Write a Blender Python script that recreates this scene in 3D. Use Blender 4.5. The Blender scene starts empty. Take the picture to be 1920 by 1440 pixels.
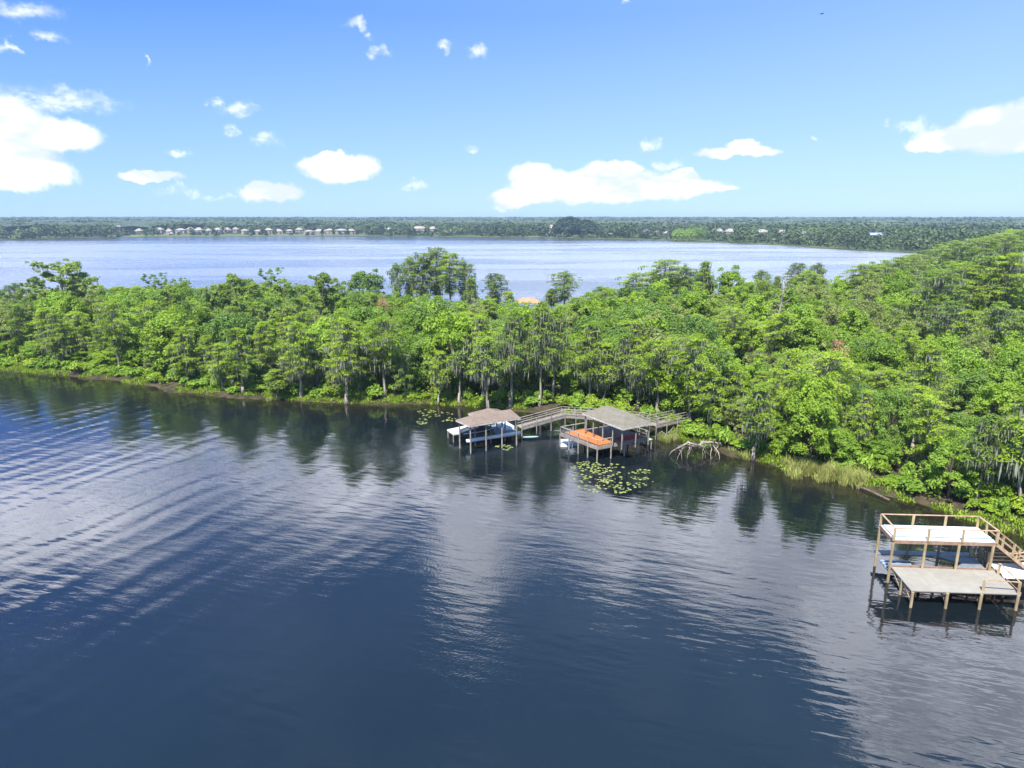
import bpy, math, random
import numpy as np
from mathutils import Vector
random.seed(7); RNG = np.random.default_rng(7)
S = bpy.context.scene; COL = S.collection
# ---------------------------------------------------------------- camera, sky, sun, exposure
F = 1280.0; PITCH = math.atan((720-406)/F); CP, SP = math.cos(PITCH), math.sin(PITCH); H = 30.0
cam_d = bpy.data.cameras.new('camera'); cam = bpy.data.objects.new('camera', cam_d); COL.objects.link(cam)
cam_d.sensor_width = 36; cam_d.lens = 24; cam_d.clip_end = 40000; cam_d.clip_start = 0.5
cam.location = (0, 0, H); cam.rotation_euler = (math.pi/2-PITCH, 0, 0); S.camera = cam
SUN_EL, SUN_AZ = math.radians(58), math.radians(202)      # azimuth clockwise from +Y: behind the camera, a little to the left
SKY_STRENGTH = 0.1; SUN_STRENGTH = 5.0; EXPOSURE = 1.1
S.view_settings.view_transform = 'Standard'; S.view_settings.look = 'None'
S.view_settings.exposure = EXPOSURE; S.view_settings.gamma = 1; S.view_settings.use_curve_mapping = False
sd = bpy.data.lights.new('sun', 'SUN'); sd.energy = SUN_STRENGTH; sd.angle = math.radians(0.5); sd.color = (1, 0.96, 0.88)
sun = bpy.data.objects.new('sun', sd); COL.objects.link(sun)
sdir = Vector((math.sin(SUN_AZ)*math.cos(SUN_EL), math.cos(SUN_AZ)*math.cos(SUN_EL), math.sin(SUN_EL)))
sun.rotation_euler = sdir.to_track_quat('Z', 'Y').to_euler(); sun.location = (30, -40, 120)
try:
    S.cycles.max_bounces = 6; S.cycles.volume_bounces = 0; S.cycles.transparent_max_bounces = 6
    S.cycles.diffuse_bounces = 3; S.cycles.glossy_bounces = 3; S.cycles.caustics_reflective = False
except Exception: pass

def ray(x, y):
    v = (x-960)/F; u = (720-y)/F
    return (v, CP+u*SP, -SP+u*CP)
def P(x, y, z=0.0):                     # the point of the plane at height z seen at pixel (x, y) of the 1920x1440 photograph
    d = ray(x, y); t = (z-H)/d[2]
    return Vector((d[0]*t, d[1]*t, z))
def PX(X, Y, Z=0.0):                    # world point to pixel
    dz = Z-H; dep = Y*CP-dz*SP; u = Y*SP+dz*CP
    return 960+F*X/dep, 720-F*u/dep
def azel(x, y, mirror=False):
    d = ray(x, y); z = -d[2] if mirror else d[2]
    return math.atan2(d[0], d[1]), math.atan2(z, math.hypot(d[0], d[1]))

class NT:                               # tiny node-tree builder
    def __init__(s, nt): s.nt = nt; s.N = nt.nodes; s.L = nt.links
    def n(s, t, ins=None, **kw):
        o = s.N.new(t)
        for k, v in kw.items(): setattr(o, k, v)
        for k, v in (ins or {}).items():
            if isinstance(v, bpy.types.NodeSocket): s.L.new(v, o.inputs[k])
            else: o.inputs[k].default_value = v
        return o
    def m(s, op, a, b=None, c=None, clamp=False):
        o = s.N.new('ShaderNodeMath'); o.operation = op; o.use_clamp = clamp
        for i, v in enumerate((a, b, c)):
            if v is None: continue
            if isinstance(v, bpy.types.NodeSocket): s.L.new(v, o.inputs[i])
            else: o.inputs[i].default_value = v
        return o.outputs[0]
    def vm(s, op, a, b=None, c=None, out=0):
        o = s.N.new('ShaderNodeVectorMath'); o.operation = op
        for i, v in enumerate((a, b, c)):
            if v is None: continue
            if isinstance(v, bpy.types.NodeSocket): s.L.new(v, o.inputs[i])
            else: o.inputs[i].default_value = v
        return o.outputs[out]
    def rng(s, v, a, b, c, d, smooth=True):
        o = s.n('ShaderNodeMapRange', {0: v, 1: a, 2: b, 3: c, 4: d}); o.interpolation_type = 'SMOOTHSTEP' if smooth else 'LINEAR'
        return o.outputs[0]
    def noise(s, vec, scale, detail=3, rough=0.5, out=0):
        return s.n('ShaderNodeTexNoise', {'Vector': vec, 'Scale': scale, 'Detail': detail, 'Roughness': rough}).outputs[out]
    def mix(s, f, a, b, bt='MIX'):
        o = s.N.new('ShaderNodeMix'); o.data_type = 'RGBA'; o.blend_type = bt
        for i, v in ((0, f), (6, a), (7, b)):
            if isinstance(v, bpy.types.NodeSocket): s.L.new(v, o.inputs[i])
            else: o.inputs[i].default_value = v if i == 0 else (tuple(v)+(1,) if len(v) == 3 else v)
        return o.outputs[2]

# visible clouds: centre x, y, half width, half height in photograph pixels, softness group
CLOUD = [(70,252,118,34),(10,238,90,52),(40,325,92,34),(10,290,90,42),(120,262,66,20),(285,331,60,11),(510,360,62,19),(500,350,30,12),
 (635,316,72,26),(625,300,32,14),(595,312,34,18),(672,312,38,20),(970,371,55,19),(1000,332,44,24),(1080,350,120,30),(1150,322,58,19),(1140,350,170,30),
 (1250,350,110,20),(1285,332,34,14),(1340,353,42,6),(1378,287,72,11),(1388,274,30,11),(1890,240,110,46),(1800,256,95,25),(1745,268,52,16)]
WISP = [(120,188,100,20,.9),(20,200,80,34,.8),(355,357,26,11,.7),(335,282,24,9,.9),(500,266,35,15,.6),(420,246,19,13,.7),(455,205,42,12,.6),(411,187,15,10,.5),
 (668,46,22,11,.7),(695,64,18,9,.6),(715,100,20,12,.9),(833,86,17,9,.6),(882,93,20,16,.55),(880,276,17,7,.8),(1225,268,17,14,.6),(1255,309,22,10,.8),(1655,233,10,8,.8),
 (1712,235,34,14,.5),(60,18,62,20,.9),(95,72,36,13,.5),(262,112,8,6,.4),(780,345,26,8,.5),(1166,0,12,10,.8),(1545,257,12,7,.35),(5,78,16,20,.5),(310,360,30,9,.4),(410,368,30,8,.3),(940,388,30,7,.4)]
# clouds above the frame, given by where the lake mirrors them
MIRROR = [(915,930,150,110,1),(905,1040,80,85,1),(870,860,200,60,1),(150,860,360,110,.9),(520,860,260,70,.7),(60,1000,240,90,.7),(1290,990,230,85,1),(1120,1040,90,45,.9),(1500,1060,240,100,1),(1450,1110,170,80,1),(1600,1190,170,120,1),(1650,1080,400,120,1),(1690,1340,150,150,1),(1900,1000,300,120,1),
 (1720,1180,230,150,1),(1830,1330,240,170,1),(1620,1290,80,60,.9),(1100,900,260,50,.8),(1500,880,420,70,1),(1750,980,300,100,1),(420,850,700,55,1),(-100,900,480,130,1),(650,930,170,90,1),(900,900,420,80,1),(1250,930,400,90,1),(1150,850,500,50,1),(1700,880,500,70,1),(2100,1100,300,300,1)]
w = bpy.data.worlds.new('World'); S.world = w; w.use_nodes = True
try: w.cycles.sampling_method = 'MANUAL'; w.cycles.sample_map_resolution = 1024
except Exception: pass
T = NT(w.node_tree); T.N.clear()
sky = T.n('ShaderNodeTexSky', sky_type='NISHITA'); sky.sun_disc = False; sky.sun_elevation = SUN_EL; sky.sun_rotation = SUN_AZ
sky.altitude = 30; sky.air_density = 1.0; sky.dust_density = 0.4; sky.ozone_density = 3.0
tc = T.n('ShaderNodeTexCoord').outputs['Generated']
sep = T.n('ShaderNodeSeparateXYZ', {0: tc}); X_, Y_, Z_ = sep.outputs
az = T.m('ARCTAN2', X_, Y_); el = T.m('ARCSINE', Z_)
ae = T.n('ShaderNodeCombineXYZ', {0: az, 1: el, 2: 0.0}).outputs[0]
fb = T.noise(tc, 26, 7, 0.62, 1); fbv = T.vm('SUBTRACT', fb, (0.5, 0.5, 0.5))
fc = T.noise(tc, 9, 5, 0.55, 1); fcv = T.vm('SUBTRACT', fc, (0.5, 0.5, 0.5))
aed = T.vm('MULTIPLY_ADD', fbv, (0.040, 0.028, 0), ae)
aew = T.vm('MULTIPLY_ADD', fbv, (0.09, 0.05, 0), ae)
aem = T.vm('MULTIPLY_ADD', fcv, (0.20, 0.17, 0), ae)
aem = T.vm('MULTIPLY_ADD', fbv, (0.05, 0.05, 0), aem)
def blob(vec, a, e, wa, we):
    q = T.vm('MULTIPLY_ADD', vec, (1/wa, 1/we, 0), (-a/wa, -e/we, 0))
    return T.vm('LENGTH', q, out=1)
def chain(vec, lst, mirror=False, smooth=0.25):
    acc = None
    for c in lst:
        a, e = azel(c[0], c[1], mirror); x, y, ww, hh = c[:4]
        a2, _ = azel(x+ww, y, mirror); _, e2 = azel(x, y-hh, mirror); _, e3 = azel(x, y+hh, mirror)
        d = blob(vec, a, e, abs(a2-a), abs(e2-e3)/2)
        st = c[4] if len(c) > 4 else None
        if st is not None: d = T.m('ADD', d, (1-st)*0.5)
        acc = d if acc is None else (T.m('SMOOTH_MIN', acc, d, smooth) if smooth else T.m('MINIMUM', acc, d))
    return acc
dc = chain(aed, CLOUD, smooth=0.2)
fine = T.noise(tc, 70, 5, 0.6)
dc = T.m('ADD', dc, T.m('MULTIPLY', T.m('SUBTRACT', fine, 0.5), 0.35))
mc = T.rng(dc, 1.20, 0.76, 0, 1)
dw = chain(aew, WISP, smooth=0.0)
wn = T.noise(T.vm('MULTIPLY', tc, (1, 1, 2.0)), 38, 6, 0.68)
mw = T.m('MULTIPLY', T.rng(dw, 1.5, 0.25, 0, 0.85), T.rng(wn, 0.33, 0.62, 0.10, 0.85))
dm = chain(aem, MIRROR, True, 0.3)
mm = T.m('MULTIPLY', T.rng(dm, 1.12, 0.78, 0, 1), T.rng(el, math.radians(15.9), math.radians(19), 0, 1))
wide = T.m('MULTIPLY', T.rng(T.noise(T.vm('MULTIPLY', tc, (1, 1, 1.7)), 2.6, 8, 0.55), 0.54, 0.70, 0, 0.6), T.rng(Y_, 0.1, -0.25, 0, 1))
side = T.rng(az, math.radians(-38), math.radians(34), 0, 1, False)
low = T.mix(side, (2.0, 3.45, 6.0), (2.7, 4.1, 5.9)); midc = T.mix(side, (0.42, 1.50, 5.6), (1.45, 2.60, 5.4)); high = (0.70, 2.35, 5.5)
grad = T.mix(T.rng(el, math.radians(0.3), math.radians(14.5), 0, 1, False), low, midc)
grad = T.mix(T.rng(el, math.radians(17), math.radians(50), 0, 1), grad, high)
skyc = T.mix(0.88, sky.outputs[0], grad)
shade = T.noise(T.vm('MULTIPLY', tc, (1, 1, 2.5)), 14, 4, 0.5)
ccol = T.mix(T.rng(shade, 0.36, 0.54, 0, 1), (4.0, 4.5, 5.2), (5.8, 5.9, 5.9))
c1 = T.mix(mw, skyc, (5.8, 6.0, 6.6))
c2 = T.mix(mc, c1, ccol)
big = T.mix(T.rng(shade, 0.35, 0.65, 0, 1), (8.5, 9.2, 11.5), (17.5, 18.0, 20.5))
veil = T.m('MULTIPLY', T.rng(T.noise(T.vm('MULTIPLY', tc, (1.0, 1.0, 2.2)), 5.5, 7, 0.6), 0.42, 0.74, 0, 0.30), T.rng(el, math.radians(19), math.radians(27), 0, 1))
c2 = T.mix(veil, c2, (4.6, 6.0, 8.4))
c3 = T.mix(mm, c2, big); c4 = T.mix(wide, c3, (8.0, 8.2, 8.8))
bg = T.n('ShaderNodeBackground', {'Color': c4, 'Strength': SKY_STRENGTH})
T.L.new(bg.outputs[0], T.n('ShaderNodeOutputWorld').inputs[0])

# ---------------------------------------------------------------- tagging and mesh helpers
def tag(o, label=None, cat=None, group=None, kind=None):
    if label: o['label'] = label
    if cat: o['category'] = cat
    if group: o['group'] = group
    if kind: o['kind'] = kind
    return o
def empty(name, loc, label, cat, group=None, rz=0, sc=1.0):
    o = bpy.data.objects.new(name, None); COL.objects.link(o); o.location = loc; o.rotation_euler = (0, 0, rz)
    o.scale = (sc, sc, sc) if not hasattr(sc, '__len__') else sc; o.empty_display_size = 0.3
    return tag(o, label, cat, group)
def link(name, me, parent=None, mat=None):
    o = bpy.data.objects.new(name, me); COL.objects.link(o)
    if mat is not None and not me.materials: me.materials.append(mat)
    if parent is not None: o.parent = parent
    return o
def mesh_np(name, V, Fc, mat=None, smooth=False):       # V (n,3); Fc (m,k), every face k-sided
    me = bpy.data.meshes.new(name); V = np.asarray(V, np.float32); Fc = np.asarray(Fc, np.int32); m, k = Fc.shape
    me.vertices.add(len(V)); me.vertices.foreach_set('co', V.ravel())
    me.loops.add(m*k); me.loops.foreach_set('vertex_index', Fc.ravel())
    me.polygons.add(m); me.polygons.foreach_set('loop_start', np.arange(0, m*k, k, dtype=np.int32))
    if smooth: me.polygons.foreach_set('use_smooth', np.ones(m, bool))
    me.update(calc_edges=True)
    if mat: me.materials.append(mat)
    return me
def quads(name, Q, mat, tint=None):                    # Q (n,4,3) loose quads
    n = len(Q); me = mesh_np(name, Q.reshape(-1, 3), np.arange(n*4).reshape(n, 4), mat)
    a = me.attributes.new('tint', 'FLOAT', 'FACE')
    a.data.foreach_set('value', (RNG.random(n) if tint is None else tint).astype(np.float32))
    return me
class MB:                                              # boxes, bars and tubes collected into one mesh
    def __init__(s): s.v = []; s.f = []
    def hexa(s, b, t):
        n = len(s.v); s.v += [tuple(p) for p in b]+[tuple(p) for p in t]; k = len(b)
        s.f.append(tuple(n+i for i in reversed(range(k)))); s.f.append(tuple(n+k+i for i in range(k)))
        for i in range(k): s.f.append((n+i, n+(i+1) % k, n+k+(i+1) % k, n+k+i))
    def slab(s, pts, z0, z1): s.hexa([(p[0], p[1], z0) for p in pts], [(p[0], p[1], z1) for p in pts])
    def bar(s, a, b, wd, ht=None, up=(0, 0, 1)):
        ht = ht or wd; a = Vector(a); b = Vector(b); d = (b-a).normalized(); up = Vector(up)
        if abs(d.dot(up)) > 0.98: up = Vector((0.6, 0.8, 0))
        r = d.cross(up).normalized()*wd/2; u = r.cross(d).normalized()*ht/2
        s.hexa([a-r-u, a+r-u, a+r+u, a-r+u], [b-r-u, b+r-u, b+r+u, b-r+u])
    def tube(s, pts, rad, n=8, cap=True):
        pts = [Vector(p) for p in pts]; k0 = len(s.v)
        for i, p in enumerate(pts):
            d = (pts[min(i+1, len(pts)-1)]-pts[max(i-1, 0)]).normalized()
            a = d.cross(Vector((0.31, 0.93, 0.17))).normalized(); b = d.cross(a); r = rad[i] if hasattr(rad, '__len__') else rad
            for j in range(n):
                t = 2*math.pi*j/n; s.v.append(tuple(p+(a*math.cos(t)+b*math.sin(t))*r))
        for i in range(len(pts)-1):
            for j in range(n):
                s.f.append((k0+i*n+j, k0+i*n+(j+1) % n, k0+(i+1)*n+(j+1) % n, k0+(i+1)*n+j))
        if cap:
            s.f.append(tuple(k0+j for j in reversed(range(n)))); s.f.append(tuple(k0+(len(pts)-1)*n+j for j in range(n)))
    def mesh(s, name, mat, smooth=False):
        me = bpy.data.meshes.new(name); me.from_pydata(s.v, [], s.f); me.update()
        if smooth: me.polygons.foreach_set('use_smooth', [True]*len(me.polygons))
        me.materials.append(mat); return me
    def obj(s, name, mat, parent=None, smooth=False):
        return link(name, s.mesh(name, mat, smooth), parent)

# ---------------------------------------------------------------- materials
def newmat(name):
    m = bpy.data.materials.new(name); m.use_nodes = True; t = NT(m.node_tree); t.N.clear(); return m, t
def out(t, sh): t.L.new(sh, t.n('ShaderNodeOutputMaterial').inputs[0])
def leafmat(name, lo, hi, extra=None, trans=0.35, rough=0.55, rnd=0.60, scale=0.35):
    m, t = newmat(name)
    tint = t.n('ShaderNodeAttribute', attribute_name='tint').outputs['Fac']
    oi = t.n('ShaderNodeObjectInfo').outputs['Random']
    pos = t.n('ShaderNodeNewGeometry').outputs['Position']
    nz = t.noise(pos, scale, 3, 0.6)
    f = t.m('ADD', t.m('MULTIPLY', tint, 0.40), t.m('ADD', t.m('MULTIPLY', oi, rnd), t.m('MULTIPLY', t.rng(nz, 0.3, 0.7, 0, 1), 0.35)), clamp=True)
    c = t.mix(f, lo, hi)
    if extra: c = t.mix(t.rng(t.noise(pos, 0.11, 2), 0.52, 0.68, 0, 0.6), c, extra)
    d = t.n('ShaderNodeBsdfPrincipled', {'Base Color': c, 'Roughness': rough, 'Specular IOR Level': 0.25})
    tr = t.n('ShaderNodeBsdfTranslucent', {'Color': t.mix(1.0, c, (1.25, 1.35, 0.6), 'MULTIPLY')})
    out(t, t.n('ShaderNodeMixShader', {0: trans, 1: d.outputs[0], 2: tr.outputs[0]}).outputs[0]); return m
def surf(name, c1, c2, scale=3.0, rough=0.8, stretch=(1, 1, 1), bump=0.02, spec=0.3, wave=None, metal=0.0, coord='Object'):
    m, t = newmat(name)
    co = t.n('ShaderNodeTexCoord').outputs['Object'] if coord == 'Object' else t.n('ShaderNodeNewGeometry').outputs['Position']
    v = t.vm('MULTIPLY', co, stretch); nz = t.noise(v, scale, 6, 0.65)
    c = t.mix(t.rng(nz, 0.32, 0.68, 0, 1), c1, c2)
    big = t.noise(co, scale*0.17, 3, 0.5)
    c = t.mix(t.rng(big, 0.35, 0.7, 0, 0.35), c, tuple(x*0.62 for x in c1))
    h = nz
    if wave:                                           # plank joints: direction, spacing
        d, sp = wave; l = t.vm('DOT_PRODUCT', co, d, out=1); fr = t.m('FRACT', t.m('DIVIDE', l, sp))
        g = t.rng(t.m('ABSOLUTE', t.m('SUBTRACT', fr, 0.5)), 0.42, 0.48, 0, 1)
        c = t.mix(t.m('MULTIPLY', g, 0.7), c, tuple(x*0.35 for x in c1))
        pl = t.n('ShaderNodeTexWhiteNoise', {'W': t.m('FLOOR', t.m('DIVIDE', l, sp))}, noise_dimensions='1D').outputs[0]
        c = t.mix(t.m('MULTIPLY', pl, 0.3), c, tuple(x*0.7 for x in c1))
        h = t.m('SUBTRACT', nz, g)
    b = t.n('ShaderNodeBump', {'Height': h, 'Distance': bump, 'Strength': 0.6})
    p = t.n('ShaderNodeBsdfPrincipled', {'Base Color': c, 'Roughness': rough, 'Specular IOR Level': spec, 'Metallic': metal, 'Normal': b.outputs[0]})
    out(t, p.outputs[0]); return m
M = {}
M['cyp'] = leafmat('cypress_leaf', (0.112, 0.190, 0.016), (0.330, 0.440, 0.042), trans=0.4)
M['cypd'] = leafmat('dark_cypress_leaf', (0.089, 0.156, 0.021), (0.227, 0.331, 0.042), trans=0.35)
M['oak'] = leafmat('broadleaf_leaf', (0.062, 0.128, 0.014), (0.265, 0.390, 0.032), trans=0.3)
M['oakd'] = leafmat('dark_broadleaf_leaf', (0.061, 0.123, 0.023), (0.161, 0.261, 0.038), trans=0.25)
M['oakg'] = leafmat('grey_green_leaf', (0.128, 0.171, 0.050), (0.274, 0.319, 0.088), trans=0.3)
M['pine'] = leafmat('pine_needle', (0.095, 0.163, 0.028), (0.239, 0.325, 0.052), trans=0.25)
M['shrub'] = leafmat('shrub_leaf', (0.085, 0.170, 0.018), (0.250, 0.380, 0.045), trans=0.35)
M['fern'] = leafmat('bank_plant_leaf', (0.120, 0.210, 0.012), (0.300, 0.400, 0.040), trans=0.35)
M['reed'] = leafmat('reed_blade', (0.150, 0.200, 0.040), (0.360, 0.370, 0.120), trans=0.3)
M['dry'] = leafmat('dry_leaf', (0.240, 0.140, 0.080), (0.420, 0.260, 0.150), trans=0.2)
M['moss'] = leafmat('spanish_moss', (0.150, 0.160, 0.115), (0.320, 0.330, 0.240), trans=0.3)
M['far'] = leafmat('far_leaf', (0.010, 0.026, 0.010), (0.095, 0.140, 0.040), trans=0.1, rnd=0.0, scale=0.004)
M['mid'] = leafmat('mid_leaf', (0.041, 0.088, 0.021), (0.227, 0.325, 0.062), trans=0.25, rnd=0.0, scale=0.02)
M['farshade'] = leafmat('cloud_shaded_far_leaf', (0.012, 0.030, 0.014), (0.028, 0.060, 0.024), trans=0.1, rnd=0.15, scale=0.02)  # cloud shade on the far shore, put into the leaf colour
M['pad'] = leafmat('lily_pad_leaf', (0.085, 0.130, 0.030), (0.300, 0.330, 0.100), trans=0.15, rnd=0.6)
M['bark'] = surf('grey_bark', (0.17, 0.14, 0.115), (0.38, 0.34, 0.30), 5, 0.95, (1, 1, 0.15), 0.05)
M['barkd'] = surf('dark_bark', (0.07, 0.052, 0.040), (0.17, 0.13, 0.10), 5, 0.95, (1, 1, 0.2), 0.05)
M['dead'] = surf('bleached_wood', (0.20, 0.17, 0.145), (0.38, 0.34, 0.295), 6, 0.9, (1, 1, 0.2), 0.03)
M['soil'] = surf('bank_soil', (0.020, 0.020, 0.009), (0.075, 0.055, 0.030), 0.9, 0.95, (1, 1, 1), 0.1, coord='Position')
M['land'] = surf('far_land', (0.05, 0.075, 0.02), (0.13, 0.16, 0.05), 0.03, 0.95, (1, 1, 1), 0.1, coord='Position')

# ---------------------------------------------------------------- the land and the lake
NEAR = [(-330,185),(-190,150),(-130,140),(-102,133.5),(-77,125.7),(-59,116.4),(-46.5,112.7),(-35.7,110.3),(-27,108.6),(-14,108.4),(0,104.8),(9,102),(16,98),(21,92),(24,88),(30,82.3),(33.6,76.9),(37,75.2),(40,72.8),(42.8,68.4),(45.8,64.5),(49,60),(58,52),(80,44),(130,38)]
FARP = [(420,60),(700,300),(520,560),(372,588),(330,560),(262,420),(182,312),(128,248),(85,222),(40,214),(0,214),(-40,212),(-80,214),(-130,220),(-190,232),(-330,260)]
POLY = np.array(NEAR+FARP, float)
def sdist(X, Y, poly):                                  # signed distance, positive inside
    X = np.asarray(X, float); Y = np.asarray(Y, float); d = np.full(X.shape, 1e9); ins = np.zeros(X.shape, bool)
    n = len(poly)
    for i in range(n):
        a = poly[i]; b = poly[(i+1) % n]; e = b-a; wx = X-a[0]; wy = Y-a[1]
        t = np.clip((wx*e[0]+wy*e[1])/(e@e), 0, 1); d = np.minimum(d, np.hypot(wx-t*e[0], wy-t*e[1]))
        c = ((a[1] > Y) != (b[1] > Y)) & (X < (b[0]-a[0])*(Y-a[1])/((b[1]-a[1]) or 1e-9)+a[0]); ins ^= c
    return np.where(ins, d, -d)
def vnoise(X, Y, sc, seed=0):
    X = np.asarray(X, float)/sc; Y = np.asarray(Y, float)/sc; xi = np.floor(X).astype(int); yi = np.floor(Y).astype(int); fx = X-xi; fy = Y-yi
    fx = fx*fx*(3-2*fx); fy = fy*fy*(3-2*fy)
    def h(a, b):
        q = np.sin(a*127.1+b*311.7+seed*74.7)*43758.5453; return q-np.floor(q)
    return (h(xi, yi)*(1-fx)+h(xi+1, yi)*fx)*(1-fy)+(h(xi, yi+1)*(1-fx)+h(xi+1, yi+1)*fx)*fy
def ground_z(X, Y):
    s = sdist(X, Y, POLY)+(vnoise(X, Y, 4, 3)-0.5)*2.2+(vnoise(X, Y, 1.3, 5)-0.5)*1.0
    return np.clip(s*0.28, -0.6, 0.55)+np.clip(s*0.02, 0, 0.8)+(vnoise(X, Y, 2.0, 9)-0.5)*0.12
def grid(xs, ys, fz):
    X, Y = np.meshgrid(xs, ys); Z = fz(X, Y); V = np.stack([X, Y, Z], -1).reshape(-1, 3); nx = len(xs); ny = len(ys)
    i = np.arange((ny-1)*(nx-1)); r = i//(nx-1); c = i % (nx-1); a = r*nx+c
    return V, np.stack([a, a+1, a+nx+1, a+nx], 1)
V, Fc = grid(np.arange(-240, 300, 1.2), np.arange(40, 262, 1.2), ground_z)
keep = (V[Fc][:, :, 2].max(1) > -0.45); Fc = Fc[keep]
tag(link('ground', mesh_np('ground', V, Fc, M['soil'], True)), kind='structure')
V, Fc = grid(np.arange(-340, 720, 8), np.arange(262, 620, 6), lambda X, Y: np.clip(sdist(X, Y, POLY)*0.2, -0.6, 0.9))
keep = (V[Fc][:, :, 2].max(1) > -0.45)
tag(link('ground', mesh_np('ground', V, Fc[keep], M['soil'], True)), kind='structure')
FAR_SHORE = [(372,588),(340,602),(318,612),(303,665),(296,722),(262,800),(228,880),(150,945),(60,1008),(-60,1050),(-217,1093),(-380,1085),(-536,1064),(-610,1000),(-674,918),(-900,850),(-1500,820)]
FAR_POLY = np.array([(3500, 300), (3500, 4100), (-3500, 4100), (-3500, 820)]+FAR_SHORE[::-1]+[(520, 560), (700, 300)], float)
m_ = MB(); m_.slab([tuple(p) for p in FAR_POLY], -0.5, 0.6)
bmf = m_.mesh('far_land', M['land']); tag(link('far_land', bmf), kind='structure')

mw_, t = newmat('lake_water')
pos = t.n('ShaderNodeNewGeometry').outputs['Position']; sp = t.n('ShaderNodeSeparateXYZ', {0: pos})
px_, py_ = sp.outputs[0], sp.outputs[1]
# fans of wake swell on the left: crests run along (0.49, 0.87)
warp = t.noise(pos, 0.035, 2, 0.5)
ph = t.m('ADD', t.m('ADD', t.m('MULTIPLY', px_, 0.87), t.m('MULTIPLY', py_, -0.49)), t.m('MULTIPLY', warp, 9.0))
s1 = t.m('SINE', t.m('MULTIPLY', ph, 2*math.pi/3.4)); s2 = t.m('SINE', t.m('ADD', t.m('MULTIPLY', ph, 2*math.pi/1.9), t.m('MULTIPLY', t.noise(pos, 0.12, 2), 6.0)))
env = t.rng(t.m('ADD', px_, t.m('MULTIPLY', py_, -0.12)), 6.0, -38.0, 0.0, 1.0)
env2 = t.m('MULTIPLY', env, t.rng(t.noise(pos, 0.05, 2), 0.3, 0.65, 0.25, 1.0))
nearL = t.rng(py_, 175, 140, 0, 1)
sw = t.m('MULTIPLY', t.m('MULTIPLY', t.m('ADD', t.m('MULTIPLY', s1, 0.0105), t.m('MULTIPLY', s2, 0.0025)), env2), nearL)
# short wind ripples, crests nearly across the view, weaker in the lee of the right bank
v2 = t.vm('MULTIPLY', t.n('ShaderNodeVectorRotate', {'Vector': pos, 'Angle': 0.30}, rotation_type='Z_AXIS').outputs[0], (0.45, 1.5, 1))
r1 = t.noise(v2, 0.95, 2, 0.45); r2 = t.noise(pos, 5.5, 2, 0.5); r3 = t.noise(v2, 0.28, 2, 0.5)
patch = t.rng(t.noise(t.vm('MULTIPLY', pos, (1, 1, 1)), 0.045, 3, 0.5), 0.38, 0.62, 0.25, 1.0)
lee = t.rng(t.m('ADD', t.m('MULTIPLY', px_, -1.0), t.m('MULTIPLY', py_, 0.0)), -30, -2, 0.22, 1.0)
farw = t.rng(py_, 200, 260, 0, 1)
rip = t.m('MULTIPLY', t.m('MULTIPLY', patch, lee), 0.0125)
h = t.m('ADD', sw, t.m('MULTIPLY', r2, rip))
h = t.m('ADD', h, t.m('MULTIPLY', r1, 0.024)); h = t.m('ADD', h, t.m('MULTIPLY', r3, 0.035))
h = t.m('ADD', h, t.m('MULTIPLY', t.m('MULTIPLY', t.noise(pos, 0.6, 3), farw), 0.45))
bump = t.n('ShaderNodeBump', {'Height': h, 'Distance': 1.0, 'Strength': 1.0}).outputs[0]
deep = t.mix(t.rng(t.noise(pos, 0.03, 2), 0.35, 0.65, 0, 1), (0.0048, 0.0078, 0.0100), (0.0056, 0.0098, 0.0125))
shore = t.n('ShaderNodeAttribute', attribute_name='shore').outputs['Fac']
body = t.mix(shore, deep, (0.016, 0.013, 0.007))
dif = t.n('ShaderNodeBsdfDiffuse', {'Color': body})
glo = t.n('ShaderNodeBsdfGlossy', {'Color': (1, 1, 1, 1), 'Roughness': 0.035, 'Normal': bump})
rr = t.m('MULTIPLY', t.m('MULTIPLY', t.rng(py_, 150, 300, 0.04, 0.32), t.rng(py_, 700, 960, 1.0, 0.35)), t.rng(t.noise(t.vm('MULTIPLY', pos, (0.004, 0.018, 1)), 1.0, 3), 0.35, 0.65, 0.70, 1.1)); t.L.new(rr, glo.inputs['Roughness'])
fr = t.n('ShaderNodeFresnel', {'IOR': 1.55, 'Normal': bump})
out(t, t.n('ShaderNodeMixShader', {0: fr.outputs[0], 1: dif.outputs[0], 2: glo.outputs[0]}).outputs[0])
xs = np.concatenate([[-3500, -3000, -2000, -1000, -500], np.arange(-260, 300, 4), [500, 1000, 2000, 3000, 3500]])
ys = np.concatenate([[-400, -100, 0], np.arange(20, 300, 4), [400, 600, 900, 1200, 2000, 3000, 4100]])
V, Fc = grid(xs, ys, lambda X, Y: X*0); me = mesh_np('lake', V, Fc, mw_)
sdv = sdist(V[:, 0], V[:, 1], POLY); a = me.attributes.new('shore', 'FLOAT', 'POINT'); a.data.foreach_set('value', np.clip(1+sdv/9.0, 0, 1).astype(np.float32))
tag(link('water', me), kind='structure')

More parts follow.
